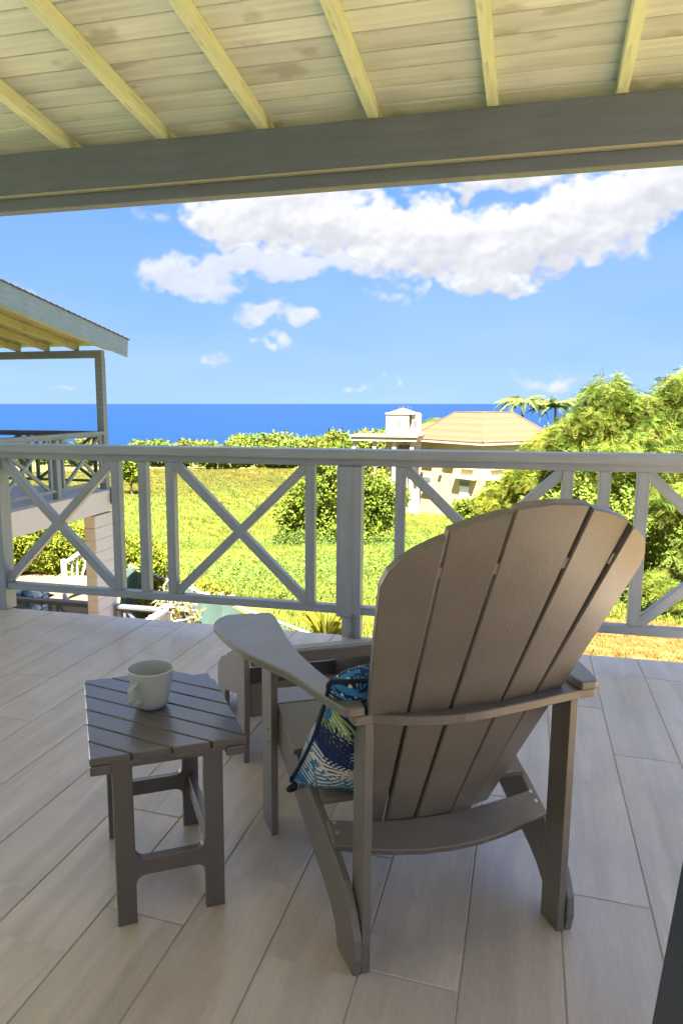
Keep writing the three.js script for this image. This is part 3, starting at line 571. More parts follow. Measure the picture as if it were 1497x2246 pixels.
// grass and weeds of the field
{
  const tuft = (n, h, w, lean, seed) => { const r = mulberry(seed), p = []; for (let i = 0; i < n; i++) { const a = r() * 6.28, d = r() * w, x = Math.cos(a) * d, z = Math.sin(a) * d, b = r() * 6.28, hh = h * (.5 + r() * .7), lx = Math.cos(b) * lean * hh, lz = Math.sin(b) * lean * hh, t = .010 + r() * .012; p.push(x - t * Math.sin(b), 0, z + t * Math.cos(b), x + t * Math.sin(b), 0, z - t * Math.cos(b), x + lx, hh, z + lz); } const g = new THREE.BufferGeometry(); g.setAttribute('position', new THREE.Float32BufferAttribute(p, 3)); g.setAttribute('uv', new THREE.Float32BufferAttribute(new Float32Array(p.length / 3 * 2), 2)); g.computeVertexNormals(); return g; };
  const grassM = leafMat(.15, .178, .018), weedM = leafMat(.14, .19, .018), clumpM = leafMat(.095, .16, .018);
  const inHouse = (x, z) => Math.hypot(x, z + 58.6) < 6.6, inPatio = (x, z) => x < -4.3 && z > -15.8, nearFence = (x, z) => false;
  rnd = mulberry(51); const A = [], B = [], D = [];
  const put = (list, n, d0, d1, sc0, sc1, thr, seed) => {
    for (let i = 0; i < n; i++) {
      const u = rnd(), d = Math.sqrt(lerp(d0 * d0, d1 * d1, u)), az = R(rr(-40, 18)), x = d * Math.sin(az), z = -d * Math.cos(az);
      if (inHouse(x, z) || inPatio(x, z)) continue;
      if (thr && fbm(x * .22, z * .22, 3, seed) < thr) continue;
      const lawn = x > .9 && d < 17; if (lawn && list !== D) continue;
      const br = sstep(d, 55, 90), pt = .8 + .4 * fbm(x * .12 + 4, z * .12, 3, 477); list.push([x, groundY(x, z) - .02, z, rr(sc0, sc1), 0, rr(0, 6.28), 0, rr(.82, 1.15) * pt * (1 - .3 * br), rr(.85, 1.2) * (1 + .25 * br)]);
    }
  };
  put(A, 22000, 12, 30, .5, 1.1); put(A, 26000, 30, 60, .7, 1.4); put(A, 20000, 60, 112, 1.0, 1.9);
  put(B, 9000, 12, 32, .5, 1.2, .5, 471); put(B, 13000, 32, 60, .8, 1.6, .52, 471); put(B, 8000, 60, 108, 1.0, 2.0, .56, 471); const E = []; put(E, 5200, 13, 40, .8, 1.9, .53, 473); put(E, 4800, 40, 100, 1.3, 2.6, .54, 473);
  put(D, 9000, 11.5, 17, .2, .38);
  const field = new THREE.Group(); field.name = 'field_grass'; field.userData = { label: 'tall yellow green grass and weeds covering the sloping field', category: 'grass', kind: 'stuff' }; scene.add(field);
  crown(field, 'grass', tuft(30, .17, .3, .8, 61), grassM, A);
  crown(field, 'weeds', sprig(30, .06, .03, .42, 62).scale(1, .5, 1).translate(0, .08, 0), weedM, B);
  crown(field, 'clumps', sprig(34, .07, .035, .5, 66).scale(1, .7, 1).translate(0, .16, 0), clumpM, E);
  const dryL = D.filter((s) => s[0] > .9);
  const lawn = new THREE.Group(); lawn.name = 'dry_lawn'; lawn.userData = { label: 'short dry yellow grass just beyond the balcony edge', category: 'grass', kind: 'stuff' }; scene.add(lawn);
  crown(lawn, 'grass', tuft(22, .3, .3, .9, 63), leafMat(.205, .13, .03), dryL);
}

// ---------------------------------------------------------------- trees and shrubs
const leafFar = sprig(5, .13, .1, .2, 90), leafG = sprig(9, .15, .085, .26, 91), leafFine = sprig(14, .10, .05, .26, 92), featherG = mergeGeometries([feather(7, .24, .06, .5), feather(6, .2, .055, .6).rotateY(1.3).rotateX(.5).translate(0, .04, .02), feather(6, .2, .055, .4).rotateY(-1.5).rotateX(-.6).translate(0, -.04, 0)]);
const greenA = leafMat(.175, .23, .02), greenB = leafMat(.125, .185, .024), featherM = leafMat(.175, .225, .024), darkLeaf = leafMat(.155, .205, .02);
// the glossy bush in the middle of the field
{
  rnd = mulberry(101);
  const t = thing('leafy_bush', 'large round leafy bush in the middle of the field behind the wide railing post', 'bush', [0, 0, 0]);
  const L = [[-7.6, -3.0, -31.5, 1.2, 1.25, 1.1, 1], [-6.2, -2.5, -31.8, 1.35, 1.35, 1.2, 1.2], [-5.1, -2.7, -32, 1.25, 1.35, 1.2, 1.1], [-4.3, -3.4, -32.2, 1.0, 1.2, 1, .8], [-8.4, -3.9, -31.3, .8, .7, .8, .5], [-6.9, -1.6, -31.6, .6, .55, .6, .35], [-5.5, -1.5, -31.9, .7, .5, .6, .35], [-3.6, -3.0, -32.2, .55, .6, .5, .3], [-6.6, -4.3, -31.6, 1.3, .85, 1.1, .7], [-5.2, -4.3, -31.8, 1.1, .9, 1, .7]];
  woody(t, 'trunk', V(-6.2, -5.35, -31.8), L, .09); crown(t, 'crown', leafG, greenA, lumpSpots(L, 430, 1.0));
  const b = thing('low_bush', 'low dark shrub at the left foot of the large leafy bush', 'bush');
  const B = [[-8.3, -4.95, -30.9, .8, .42, .6, 1], [-7.5, -4.95, -30.8, .6, .38, .5, .7]];
  woody(b, 'stem', V(-8, -5.3, -30.9), B, .03); crown(b, 'crown', leafFine, greenB, lumpSpots(B, 300, 1.2));
}
// small tree at the far left of the field
{
  rnd = mulberry(103);
  const t = thing('small_tree', 'small bright green tree on thin stems standing alone at the left of the field', 'tree');
  const x = -34.3, z = -65.5, y = groundY(x, z), L = [[x, y + 3.1, z, 1.0, .9, 1, 1], [x - .5, y + 2.3, z, .8, .7, .8, .7], [x + .6, y + 2.2, z, .8, .8, .8, .7]];
  woody(t, 'trunk', V(x, y - .05, z), L, .12); crown(t, 'crown', leafG, greenA, lumpSpots(L, 380, 2));
}
// the line of trees at the end of the field
{
  const kinds = [];
  for (let v = 0; v < 3; v++) {
    rnd = mulberry(110 + v);
    const t = new THREE.Group(), L = [[0, 3.5, 0, 2.6, 1.5, 2.2, 1.3], [-1.8, 2.6, .4, 1.7, 1.2, 1.6, .8], [1.9, 2.5, .3, 1.8, 1.3, 1.7, .8], [.4, 1.6, .8, 2.2, 1.2, 1.4, .7]];
    if (v === 2) L[0][1] = 4.1;
    woody(t, 'trunk', V(0, -.3, 0), L, .2);
    const spots = lumpSpots(L, 330, 4.2), geo = mergeGeometries(spots.map((s) => leafFar.clone().applyMatrix4(new THREE.Matrix4().compose(V(s[0], s[1], s[2]), new THREE.Quaternion().setFromEuler(new THREE.Euler(s[4], s[5], s[6])), V(s[3], s[3], s[3])))));
    part(t, 'crown', geo, [greenA, greenB, leafMat(.16, .19, .024)][v]); kinds.push(t);
  }
  rnd = mulberry(117);
  const put = (x, z, k, sc) => { const t = kinds[k % 3].clone(); t.name = numbered('distant_tree'); t.position.set(x, groundY(x, z), z); t.rotation.y = rr(0, 6.28); t.scale.set(sc * rr(.95, 1.25), sc, sc * rr(.95, 1.2)); t.userData = { label: 'rounded green tree in the far tree line between the field and the sea', category: 'tree', group: 'trees in the far tree line' }; scene.add(t); };
  let k = 0;
  for (let x = -86; x < -6; x += 3.5) put(x + rr(-1, 1), -106 + rr(-3, 4) + (x + 86) * -.07, k++, x < -55 ? rr(.5, .66) : x < -30 ? rr(.68, .88) : rr(.8, 1.0));
  for (let x = -70; x < 4; x += 3.9) put(x + rr(-1.5, 1.5), -121 + rr(-4, 4), k++, x < -45 ? rr(.66, .86) : x < -25 ? rr(.95, 1.15) : rr(1.05, 1.3));
}
// feathery trees along the right boundary
{
  const F = (seed, label, base, L, per, sc, mat, geo, r) => { rnd = mulberry(seed); const t = thing('feathery_tree', label, 'tree'); woody(t, 'trunk', base, L, r); crown(t, 'crown', geo ?? featherG, mat, geo ? lumpSpots(L, per, sc) : [...lumpSpots(L, per * 1.1, sc, true), ...lumpSpots(L, per * .9, sc * .9)]); return t; };
  F(131, 'tallest feathery light green tree right of the red roofed house', V(4.1, -3.9, -21.6), [[3.3, 1.0, -21.5, .85, .9, .8, 1.1], [3.0, .55, -21.2, .6, .5, .6, .5], [4.35, .55, -21.7, .95, .95, .9, 1.1], [2.7, .1, -21.3, .95, .95, .9, 1.1], [3.6, -.5, -20.8, 1.2, 1.0, 1, 1.2], [4.8, -.4, -21.2, 1.1, 1, 1, 1], [2.9, -1.2, -20.9, .9, .9, .9, .8]], 520, 1.05, featherM, null, .11);
  F(132, 'feathery light green tree cut by the right edge of the picture', V(6.4, -3.9, -21.4), [[5.5, 1.25, -21.8, 1.0, .9, 1, 1.3], [6.6, 1.5, -21.6, 1.2, 1.1, 1.1, 1.2], [5.9, .1, -21, 1.3, 1.1, 1, 1.2], [7.4, .3, -21.2, 1.3, 1.3, 1.2, 1], [6.3, -1.1, -20.4, 1.3, 1, 1, 1]], 500, 1.05, featherM, null, .11);
  F(133, 'spreading yellow green shrubby tree in front of the house roof', V(2.0, -4.3, -23.5), [[2.0, -.45, -23.2, .9, .7, .9, 1], [2.7, -.1, -23.4, 1.0, .85, .9, 1], [1.35, -1.1, -22.9, .65, .6, .8, .8], [2.2, -1.3, -22.6, 1.2, .9, 1, 1], [.6, -1.9, -23, .7, .7, .7, .6]], 460, 1.0, leafMat(.22, .25, .02), null, .08);
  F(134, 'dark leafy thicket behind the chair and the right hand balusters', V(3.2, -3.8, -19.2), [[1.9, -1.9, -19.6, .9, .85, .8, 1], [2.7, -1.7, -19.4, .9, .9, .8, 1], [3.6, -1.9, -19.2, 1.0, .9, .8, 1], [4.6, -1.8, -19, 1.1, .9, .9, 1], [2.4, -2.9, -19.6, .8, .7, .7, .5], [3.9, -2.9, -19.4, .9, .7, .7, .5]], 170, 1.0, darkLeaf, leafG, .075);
  F(135, 'feathery low shrub hanging over the lawn at the far right', V(4.6, -3.55, -17.4), [[4.15, -1.05, -17.6, .5, .42, .5, .7], [5.0, -1.1, -17.2, .65, .5, .6, .9], [4.75, -1.95, -17.2, .45, .36, .45, .45], [5.5, -2.0, -17, .7, .5, .6, .8], [4.1, -3.05, -17.5, .55, .42, .5, .8], [4.9, -3.1, -17.2, .75, .4, .5, .9]], 420, .8, featherM, null, .035);
  F(136, 'young shrub growing against the yellow house wall', V(-.2, -7.3, -49.6), [[-.9, -6.2, -49.4, .9, .8, .7, 1], [.4, -5.9, -49.6, 1.0, .9, .7, 1], [1.6, -5.4, -49.8, 1.0, 1.2, .8, 1.2], [2.4, -4.2, -49.9, .8, 1.3, .8, 1]], 230, 2.1, greenA, leafG, .06);
}
// coconut palms behind the house
{
  const frond = (len, droop, seed) => { const r = mulberry(seed), L = [], n = 26; for (let i = 1; i <= n; i++) { const t = i / n, x = len * t * (1 - .12 * droop * t), y = len * (.42 * t - droop * t * t), w = len * .30 * Math.sin(Math.PI * Math.min(.95, .18 + t * .78)); for (const s of [-1, 1]) L.push(leafQuad(w, .1 * len * .45, .05).rotateZ(-.5 - r() * .3).rotateY(s * (1.0 - .35 * t)).translate(x, y, 0)); if (i > 1) { const t0 = (i - 1) / n; L.push(leafQuad(len / n * 1.3, .05 * (1.2 - t)).rotateZ(Math.atan2(.42 - 2 * droop * t0, 1)).translate(len * t0 * (1 - .12 * droop * t0), len * (.42 * t0 - droop * t0 * t0), 0)); } } return mergeGeometries(L); };
  const pm = leafMat(.11, .145, .035), pm2 = leafMat(.22, .17, .03);
  const palm = (label, x, y, z, len, seed) => {
    rnd = mulberry(seed); const t = thing('palm_tree', label, 'palm tree', [x, y, z]); const gnd = groundY(x, z) - y;
    part(t, 'trunk', limb([V(.4, gnd - .2, 0), V(.1, gnd * .5, .1), V(0, -.1, 0)], .2, .12), barkMat);
    for (let i = 0; i < 23; i++) part(t, 'frond', frond(len * rr(.85, 1.1), rr(.45, 1.05), seed + i).rotateZ(rr(-.15, .45)).rotateY(i * 2.4 + rr(-.2, .2)), i > 20 ? pm2 : pm);
  };
  palm('tall coconut palm at the right end of the red roof', 3.5, 1.45, -70, 2.7, 151);
  palm('second coconut palm half hidden by the feathery trees', 6.4, 1.05, -70, 2.6, 152);
  palm('coconut palm peeping between the tower and the red roof', -5.5, -.75, -66, 2.4, 153);
}
// clipped hedges beside the neighbours' terrace
{
  const hedge = (label, L, seed) => { rnd = mulberry(seed); const t = thing('hedge', label, 'hedge'); woody(t, 'stem', V(L[0][0], -3.5, L[0][2]), L, .03); crown(t, 'foliage', leafFine, leafMat(.21, .25, .016), lumpSpots(L, 700, .85)); };
  hedge('dense clipped bright green hedge seen under the neighbouring deck, left part', [[-11.6, -2.4, -15.6, .8, .8, .7, 1], [-10.75, -2.35, -15.9, .75, .8, .7, 1]], 161);
  hedge('dense clipped bright green hedge beside the white stair rail', [[-10.2, -2.75, -16.2, .8, .78, .7, 1], [-9.4, -2.85, -16.5, .85, .75, .7, 1], [-8.7, -3.0, -16.9, .8, .7, .7, 1]], 162);
}

// ---------------------------------------------------------------- the red roofed house across the field
const stuccoTex = tex(512, (u, v) => { const k = .93 + .12 * (fbm(u * 6, v * 6, 5, 501, 6) - .5) + .05 * (vnoise(u * 128, v * 128, 502, 128) - .5); return [k, k, k * .985]; }, false, .4);
{
  const cream = new THREE.MeshStandardMaterial({ map: stuccoTex, color: lin(.46, .36, .20), roughness: .9 }), pale = new THREE.MeshStandardMaterial({ map: stuccoTex, color: lin(.46, .40, .31), roughness: .85 }), white = new THREE.MeshStandardMaterial({ color: lin(.5, .5, .5), roughness: .6 }), dark = new THREE.MeshStandardMaterial({ color: lin(.07, .06, .055), roughness: .7 }), shutter = new THREE.MeshStandardMaterial({ color: lin(.12, .115, .11), roughness: .6 }), wood = new THREE.MeshStandardMaterial({ color: lin(.16, .07, .035), roughness: .8 });
  const tileM = [[.150, .068, .032], [.134, .060, .029], [.162, .076, .037]].map((c) => new THREE.MeshStandardMaterial({ map: stuccoTex, color: lin(...c), roughness: .85 }));
  const a0 = Math.atan2(.02, 58.65), hx = .02, hz = -58.65;
  const t = thing('house', 'cream two storey house with a red tiled hipped roof and small white tower', 'house', [hx, 0, hz], R(45) - a0);
  // local axes: the corner facing us points to +x+z rotated by 45 degrees
  const S2 = 3.7, base = -8.2, eave = -1.62;                    // half side of the walls
  // after the 45 degree turn, local (+S2, +S2) points towards... the viewer is along local (-1, 1) diagonal
  part(t, 'wall', boxAt(-S2, S2, base, eave, -S2, S2, 0), cream);
  // roof: courses of tiles, stepped, on a square hip cut flat at the top
  const E0 = 4.12, T0 = 1.52, yE = -1.6, yT = .48, NC = 13;
  const roof = part(t, 'roof', boxAt(-E0 + .05, E0 - .05, yE - .10, yE, -E0 + .05, E0 - .05, 0), pale);
  for (let i = 0; i < NC; i++) {
    const u = i / NC, v = (i + 1.12) / NC, r0 = lerp(E0, T0, u), r1 = lerp(E0, T0, Math.min(1, v)), y0 = lerp(yE, yT, u), y1 = lerp(yE, yT, Math.min(1, v));
    const g = new THREE.CylinderGeometry(r1 * Math.SQRT2, r0 * Math.SQRT2, y1 - y0, 4, 1, true).rotateY(Math.PI / 4).translate(0, (y0 + y1) / 2 + .05, 0), lip = new THREE.CylinderGeometry(r0 * Math.SQRT2, r0 * Math.SQRT2 * .985, .05, 4, 1, true).rotateY(Math.PI / 4).translate(0, y0 + .025, 0);
    part(roof, 'tile_course', mergeGeometries([g.toNonIndexed(), lip.toNonIndexed()].map((q) => { q.computeVertexNormals(); return q; })), tileM[i % 3]);
  }
  part(roof, 'ridge_cap', boxAt(-T0 - .06, T0 + .06, yT - .02, yT + .09, -T0 - .06, T0 + .06, .02), tileM[1]);
  for (const [sx, sz] of [[1, 1], [-1, 1], [1, -1], [-1, -1]]) part(roof, 'hip_tile', tube([V(sx * E0, yE + .08, sz * E0), V(sx * T0, yT + .06, sz * T0)], .06, 6, 2), tileM[0]);
  part(t, 'gutter', [boxAt(-E0, E0, yE - .18, yE - .06, E0, E0 + .07, 0), boxAt(-E0, E0, yE - .18, yE - .06, -E0 - .07, -E0, 0), boxAt(-E0 - .07, -E0, yE - .18, yE - .06, -E0, E0, 0), boxAt(E0, E0 + .07, yE - .18, yE - .06, -E0, E0, 0)], pale);
  // the two faces we see: -x (left) and +z (right)
  const face = (side, s, y0, y1, w, out, mat, name, d = .06) => part(t, name, side ? boxAt(s - w / 2, s + w / 2, y0, y1, S2 + .004, S2 + out, .01) : boxAt(-S2 - out, -S2 - .004, y0, y1, s - w / 2, s + w / 2, .01), mat);
  const win = (side, s, y0, y1, w, open) => {
    const f = face(side, s, y0, y1, w, .06, white, 'window'), g = side ? (a, b, c, d, e, q) => boxAt(s + a, s + b, c, d, S2 + e, S2 + q, 0) : (a, b, c, d, e, q) => boxAt(-S2 - q, -S2 - e, c, d, s + a, s + b, 0);
    part(f, 'shutter', g(-w / 2 + .04, w / 2 - .04, y1 - .36, y1 - .04, .062, .12), shutter);
    part(f, 'pane', g(-w / 2 + .08, w / 2 - .08, y0 + .1, y1 - .4, .062, .075), new THREE.MeshPhysicalMaterial({ color: lin(.7, .7, .68), roughness: .12 }));
    part(f, 'sill', g(-w / 2 - .06, w / 2 + .06, y0 - .08, y0 - .005, .005, .16), pale);
  };
  for (const s of [-2.2, 2.05]) { win(0, s, -5.85, -4.55, 1.05); }
  for (const s of [-2.35, -.1]) { win(1, s, -5.75, -4.5, 1.0); }
  for (const s of [-2.2, .2, 2.3]) { win(0, s, -3.55, -2.35, 1.1); win(1, s, -3.55, -2.35, 1.1); }
  for (const [side, a, b] of [[0, 1.1, 3.3], [1, -3.3, -1.3], [1, -1.0, 1.0]]) face(side, (a + b) / 2, -4.36, -4.12, b - a, .42, pale, 'window_hood');
  face(0, -.6, -4.3, -4.1, .3, .2, pale, 'bracket');
face(0, -3.15, -6.0, -4.3, .34, .07, wood, 'door'); face(0, -3.15, -4.28, -4.2, .5, .1, pale, 'lintel');
  // tower and terrace stand to the left, in plain axes
  const w = thing('stair_tower', 'small pale tower with a pyramid cap rising beside the red roof', 'tower', [-6.0, 0, -56.3], R(-8));
  part(w, 'wall', boxAt(-1.18, .62, -7.6, .42, -.9, .9, .02), pale);
  part(w, 'wall', boxAt(.0, .8, -7.6, .42, -.9, .9, .02).rotateY(R(38)).translate(.25, 0, -.05), pale);
  part(w, 'roof', [new THREE.ConeGeometry(1.5, .42, 4).rotateY(Math.PI / 4).scale(1.0, 1, .92).translate(-.1, .66, 0), boxAt(-1.22, 1.06, .40, .5, -.98, .98, .01)], white);
  for (const x of [-.35, -.05, .3, .55]) part(w, 'finial', [new THREE.CylinderGeometry(.02, .035, .22, 6).translate(x, .9 - Math.abs(x) * .2, 0), new THREE.SphereGeometry(.05, 8, 6).translate(x, 1.0 - Math.abs(x) * .2, 0)], dark);
  const f1 = part(w, 'window', boxAt(-.36, .02, -.72, -.02, .9, .94, .005), white); part(f1, 'pane', boxAt(-.30, -.04, -.66, -.08, .942, .95, 0), shutter);
  const f2 = part(w, 'door', boxAt(-.24, .24, -1.35, -.02, .9, .95, .005).rotateY(R(38)).translate(.5, 0, .06), white); part(f2, 'pane', boxAt(-.17, .17, -.62, -.08, .952, .96, 0).rotateY(R(38)).translate(.5, 0, .06), shutter);
  const p = thing('terrace_pergola', 'flat pale pergola roof on posts left of the small tower', 'pergola', [-7.6, 0, -55.4], R(-6));
  part(p, 'roof_slab', boxAt(-2.1, 3.0, -1.62, -1.36, -1.3, 1.3, .02), pale);
  part(p, 'fascia', boxAt(-2.2, 3.1, -1.34, -1.16, -1.4, 1.4, .03), new THREE.MeshStandardMaterial({ map: stuccoTex, color: lin(.21, .18, .13), roughness: .9 }));
  for (const x of [-1.9, -.3, 1.25, 2.6]) part(p, 'post', boxAt(x - .14, x + .14, -7.8, -1.622, .8, 1.08, .01), pale);
  part(p, 'screen_wall', boxAt(1.5, 2.5, -2.6, -1.9, .6, .7, .01), wood);
}

// ---------------------------------------------------------------- the neighbouring building at the left
{
  const t = thing('neighbour_building', 'neighbouring balcony building with blue grey gable roof and white concrete deck', 'building', [-6.1, 0, -10.7]);
  const W = (g) => (Array.isArray(g) ? merged(g) : g).translate(6.1, 0, 10.7);
  const fasc = paint(lin(.25, .37, .46), { map: streakTex }), post = paint(lin(.24, .30, .33), { map: streakTex }), crm = paint(lin(.55, .50, .30), { map: creamB });
  const stain = tex(512, (u, v) => { const s = sstep(fbm(u * 9, v * 2, 4, 511, 1), .62, .78) * .5, k = .95 + .1 * (fbm(u * 5, v * 5, 4, 512, 5) - .5); return [k * (1 - s), k * (1 - s), k * (.98 - s)]; }, false, .45);
  const conc = new THREE.MeshStandardMaterial({ map: stain, color: lin(.58, .58, .60), roughness: .9, bumpMap: stuccoTex, bumpScale: .003 }), warmTan = new THREE.MeshStandardMaterial({ map: stuccoTex, color: lin(.62, .55, .45), roughness: .95 });
  // roof
  const s = Math.tan(R(7.7)), y0 = 2.035, zE = -10.7, up = V(0, s, 1).normalize(), n = V(0, 1, -s).normalize();
  const P = (x, d, l) => V(x, y0, zE).addScaledVector(up, d).addScaledVector(n, l);
  const roof = part(t, 'roof', W(bar(P(-11.6, 2.35, .16), P(-5.724, 2.35, .16), 5.1, .03, n)), crm);
  for (let k = 0; k < 11; k++) { const x = -5.98 - k * .55; part(roof, 'rafter', W(bar(P(x, -.05, .085), P(x, 4.9, .085), .11, .05, V(1, 0, 0))), crm); }
  part(roof, 'fascia', W(bar(P(-5.705, -.17, .085), P(-5.705, 4.9, .085), .285, .035, V(1, 0, 0))), fasc);
  for (let k = 0; k < 36; k++) part(roof, 'shingle_course', W(bar(P(-11.7, -.2 + k * .14 + .075, .238), P(-5.672, -.2 + k * .14 + .075, .238), .165, .012, n.clone().addScaledVector(up, -.075), 0)), paint([lin(.085, .075, .07), lin(.1, .09, .085), lin(.07, .062, .06)][k % 3], { roughness: .95 }));
  part(roof, 'eave_beam', W(boxAt(-11.6, -6.05, 1.94, 2.062, -10.76, -10.64)), post);
  part(t, 'post', W(boxAt(-6.165, -6.04, -.205, 1.9395, -10.76, -10.635, .006)), post);
  // deck
  part(t, 'deck_edge', W(boxAt(-11.6, -6.0, -.575, -.225, -10.82, -6, .004)), conc);
  part(t, 'deck_floor', W(boxAt(-11.6, -6.04, -.2235, -.206, -10.8, -6, .002)), paint(lin(.42, .38, .36), { roughness: .5 }));
  part(t, 'deck_wall', W(boxAt(-11.6, -6.0, -.2, 2.6, -6.4, -6.2, 0)), conc);
  // corner pier of rendered blocks; tan end has warm bounce light in its colour
  for (let k = 0; k < 13; k++) {
    const h0 = -3.2 + k * .2, h1 = Math.min(-.58, h0 + .197);
    part(t, 'block', W(boxAt(-6.205, -6.004, h0, h1, -10.775, -10.17 + (k % 2 ? .002 : -.001), .006)), conc);
    part(t, 'block', W(boxAt(-6.2, -6.012, h0, h1, -10.166, -10.155, .004)), warmTan, 'tan end of the pier with warm bounce light painted in');
  }
  part(t, 'pier', W(boxAt(-9.0, -8.45, -3.2, -.58, -11.1, -10.9, .005)), conc);
  part(t, 'ground_wall', W(boxAt(-11.6, -6.3, -3.2, -.58, -6.4, -6.2, 0)), warmTan);
  const rt = thing('deck_railing', 'blue grey cross braced railing along the side of the neighbouring deck', 'railing', [-6.1, 0, -10.7]);
  const low = { add(x) { rt.add(x); } };
  railing(rt, (a, h, o) => V(0 - o, h - .2235, a), { s0: .06, s1: 4.6, posts: [[1.39, .1]], bal: [.12, 1.23, 1.55, 2.75, 2.92, 3.1], cross: [[.17, 1.18], [1.62, 2.7], [3.15, 4.2]] }, post);
  const rf = thing('deck_railing', 'dark grey railing along the sea front of the neighbouring deck', 'railing', [-6.165, 0, -10.7]);
  railing(rf, (a, h, o) => V(-a, h - .2235, -o), { s0: .02, s1: 5.3, posts: [[2.6, .1]], bal: [.1, 1.2, 1.36, 1.52, 2.75, 3.8, 3.96], cross: [[.15, 1.15], [1.57, 2.5], [2.8, 3.75]] }, paint(lin(.12, .13, .145), { map: streakTex }));
  const lamp = thing('wall_lantern', 'small black lantern on the corner of the neighbouring deck edge', 'lamp', [-5.985, -.36, -10.66]);
  const bk = paint(lin(.012, .012, .013)); part(lamp, 'bracket', boxAt(0, .07, .06, .075, -.01, .01, .002), bk); part(lamp, 'housing', [new THREE.CylinderGeometry(.045, .055, .11, 8).translate(.07, 0, 0), new THREE.ConeGeometry(.06, .05, 8).translate(.07, .075, 0)], bk); part(lamp, 'stem', boxAt(0, .012, -.1, .18, -.012, .012, .002), bk);
}
// ---------------------------------------------------------------- the terrace below
{
  const dk = paint(lin(.13, .14, .155), { map: streakTex }), wh = paint(lin(.55, .56, .58), { map: streakTex });
  const a = thing('terrace_railing', 'dark grey railing of the lower terrace left of the block pier', 'railing', [-9.0, -3.18, -10.66]);
  railing(a, (s, h, o) => V(s, h, -o), { s0: .05, s1: 2.78, posts: [[1.2, .07]], bal: [1.75, 1.9, 2.62], cross: [[.2, 1.1], [1.95, 2.58]] }, dk);
  const b = thing('terrace_railing', 'grey railing of the lower terrace between the block pier and the white newel', 'railing', [-6.0, -3.18, -10.66]);
  railing(b, (s, h, o) => V(s, h, -o), { s0: .02, s1: .93, posts: [[.06, .07]], bal: [.2], cross: [[.26, .85]] }, dk);
  const c = thing('terrace_railing', 'white painted railing running forward from the white newel', 'railing', [-5.05, -3.18, -10.7]);
  railing(c, (s, h, o) => V(o, h, s), { s0: .05, s1: 2.4, posts: [[0, .1]], bal: [.2, .5, 1.3], cross: [[.6, 1.2]] }, wh); part(c, 'cap', boxAt(-.08, .08, .99, 1.03, -.08, .08, .006), wh);
  const e = thing('stair_railing', 'white sloping stair rail in front of the clipped hedge', 'railing', [-8.85, -3.2, -13.6]);
  const sp = (s, h) => V(s * .25, h + s * .52 * .62, -s * .85);
  part(e, 'handrail', bar(sp(0, .9), sp(1.35, .9), .06, .07, V(1, 0, .3)), wh); part(e, 'bottom_rail', bar(sp(0, .22), sp(1.35, .22), .05, .05, V(1, 0, .3)), wh);
  part(e, 'post', bar(sp(0, -.05), sp(0, 1.0), .09, .09, V(1, 0, .3)), wh); part(e, 'post', bar(sp(1.35, -.4), sp(1.35, 1.0), .09, .09, V(1, 0, .3)), wh);
  for (const q of [.25, .42, .95, 1.12]) part(e, 'baluster', bar(sp(q, .2), sp(q, .9), .04, .04, V(1, 0, .3)), wh);
  part(e, 'cross_brace', bar(sp(.5, .22), sp(.9, .9), .04, .035, V(1, 0, .3)), wh); part(e, 'cross_brace', bar(sp(.5, .9), sp(.9, .22), .04, .03, V(1, 0, .3)), wh);
  // cushions piled on the terrace
  const print = leafPrint(512, '#c9d6dd', 9, 46, .2, true), fab = new THREE.MeshStandardMaterial({ map: print, roughness: .95 });
  rnd = mulberry(171);
  const where = ['lowest', 'second from the bottom', 'middle', 'second from the top', 'topmost'];
  for (let k = 0; k < 5; k++) {
    const u = thing('seat_cushion', where[k] + ' navy leaf print cushion in the terrace stack', 'cushion', [-8.12 + rr(-.04, .04), -2.72 + k * .125, -11.2], rr(-.1, .1), 'navy cushions stacked on the lower terrace');
    part(u, 'cover', pillowGeo(.42, .34, .07, 14).rotateX(-Math.PI / 2).rotateZ(-.06 - k * .015), fab);
  }
  const tb = thing('terrace_table', 'low dark table carrying the stack of navy cushions', 'table', [-8.12, -3.12, -11.2]);
  part(tb, 'top', boxAt(-.42, .42, .28, .32, -.34, .34, .005), dk); for (const [x, z] of [[-.36, -.28], [.36, -.28], [-.36, .28], [.36, .28]]) part(tb, 'leg', boxAt(x - .03, x + .03, 0, .28, z - .03, z + .03), dk);
  // fence hung with green mesh
  const f = thing('mesh_fence', 'low fence of white pipe hung with teal green mesh below the balcony', 'fence'), A = V(-7.16, -2.2, -13.43), B = V(-2.0, -2.2, -9.68), meshT = tex(256, (x, y) => { const k = .75 + .35 * fbm(x * 6, y * 3, 4, 521, 3) - .12 * ((Math.floor(x * 64) % 2) ^ (Math.floor(y * 64) % 2)); return [k, k, k]; }, false, .6);
  part(f, 'top_pipe', tube([A, A.clone().lerp(B, .5), B], .024, 8, 4), wh);
  const pos = [], idx = [], uvs = [], nx = 60, ny = 6, nrm = V(.588, 0, -.809);
  for (let j = 0; j <= ny; j++) for (let i = 0; i <= nx; i++) { const q = A.clone().lerp(B, i / nx), v = j / ny, sag = (.10 * Math.sin(i * .9) + .06 * Math.sin(i * 2.1 + 2)) * Math.sin(Math.PI * v) + .02; q.addScaledVector(nrm, -.03 - sag * .6 - v * .25); pos.push(q.x, q.y - .03 - v * 1.0 - .03 * Math.sin(i * .5) * (1 - v), q.z); uvs.push(i / nx * 6.4, v); }
  for (let j = 0; j < ny; j++) for (let i = 0; i < nx; i++) { const q = j * (nx + 1) + i; idx.push(q, q + nx + 1, q + nx + 2, q, q + nx + 2, q + 1); }
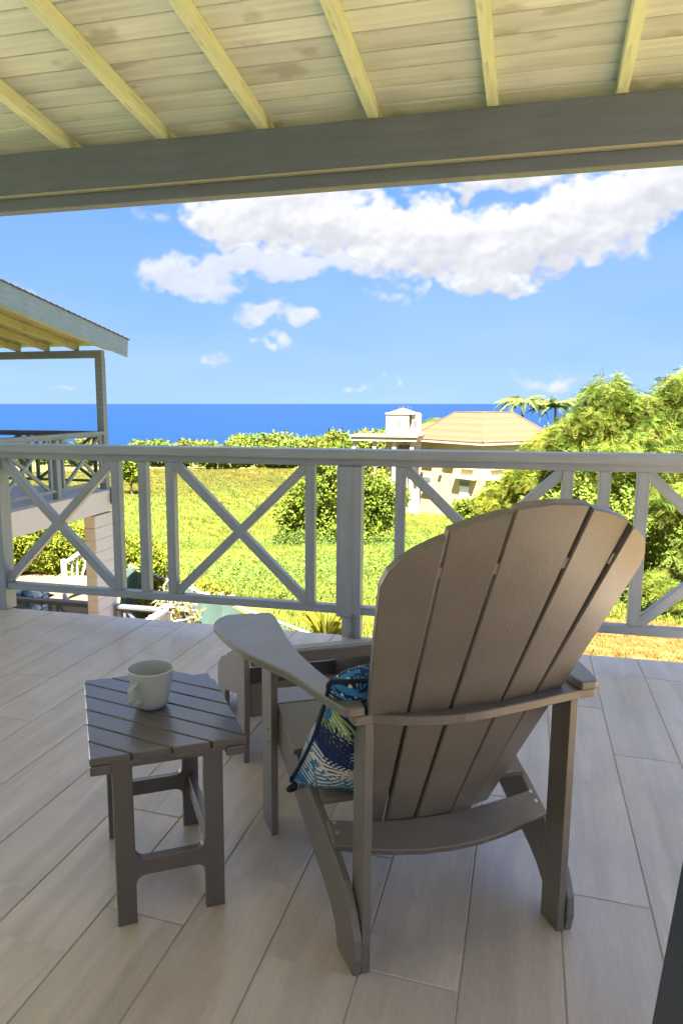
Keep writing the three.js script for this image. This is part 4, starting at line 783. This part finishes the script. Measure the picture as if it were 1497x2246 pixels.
  const mg = new THREE.BufferGeometry(); mg.setAttribute('position', new THREE.Float32BufferAttribute(pos, 3)); mg.setAttribute('uv', new THREE.Float32BufferAttribute(uvs, 2)); mg.setIndex(idx); mg.computeVertexNormals();
  part(f, 'mesh', mg, new THREE.MeshPhysicalMaterial({ map: meshT, color: lin(.038, .085, .068), roughness: .9, side: THREE.DoubleSide, transmission: .3, thickness: 0 }));
  for (let i = 0; i <= 5; i++) { const q = A.clone().lerp(B, i / 5); part(f, 'post', tube([q.clone().setY(-3.6), q.clone().setY(-2.9), q], .026, 8, 3), wh); }
  // bare white-stemmed bush
  rnd = mulberry(181);
  const wb = thing('twiggy_bush', 'bush of bare whitish twigs with a few yellow leaves beside the teal mesh', 'bush', [-5.15, -3.3, -12.0]), tw = [], ys = [];
  for (let i = 0; i < 120; i++) { const a = rnd() * 6.28, r0 = rr(.1, .75), h = rr(.5, 1.02), e = V(Math.cos(a) * r0, h, Math.sin(a) * r0); tw.push(tube([V(rr(-.15, .15), 0, rr(-.15, .15)), V(e.x * .5 + rr(-.1, .1), h * .6, e.z * .5 + rr(-.1, .1)), e, e.clone().add(V(rr(-.35, .35), rr(-.25, .15), rr(-.35, .35)))], .013, 4, 8)); if (rnd() < .8) ys.push([e.x, e.y, e.z, rr(.5, .9), rr(0, 6), rr(0, 6), 0, rr(.8, 1.2), 1]); }
  part(wb, 'twigs', tw, paint(lin(.55, .50, .38))); crown(wb, 'leaves', leafFine, leafMat(.24, .2, .02), ys);
  const yb = thing('yellow_bush', 'yellow green shrub behind the twiggy white bush', 'bush'); const YL = [[-6.0, -2.75, -12.6, .6, .55, .5, 1.2], [-5.2, -2.8, -12.75, .6, .5, .4, 1]]; woody(yb, 'stem', V(-5.6, -3.2, -12.6), YL, .02); crown(yb, 'crown', leafFine, leafMat(.22, .21, .014), lumpSpots(YL, 330, .8));
  // spiky plant below the wide post
  const sp2 = thing('spiky_plant', 'spiky yellow green plant just beyond the balcony edge left of the post', 'plant', [-2.7, -3.25, -12.6]), ym = leafMat(.27, .27, .03);
  for (let i = 0; i < 46; i++) { const a = rr(0, 6.28), l = rr(.55, .95), lean = rr(.1, .75); part(sp2, 'leaf', leafQuad(l, .055, .3).rotateZ(1.5 - lean).rotateY(a).translate(Math.cos(a) * .05, .05, -Math.sin(a) * .05), ym); }
}
renderer.render(scene, camera);
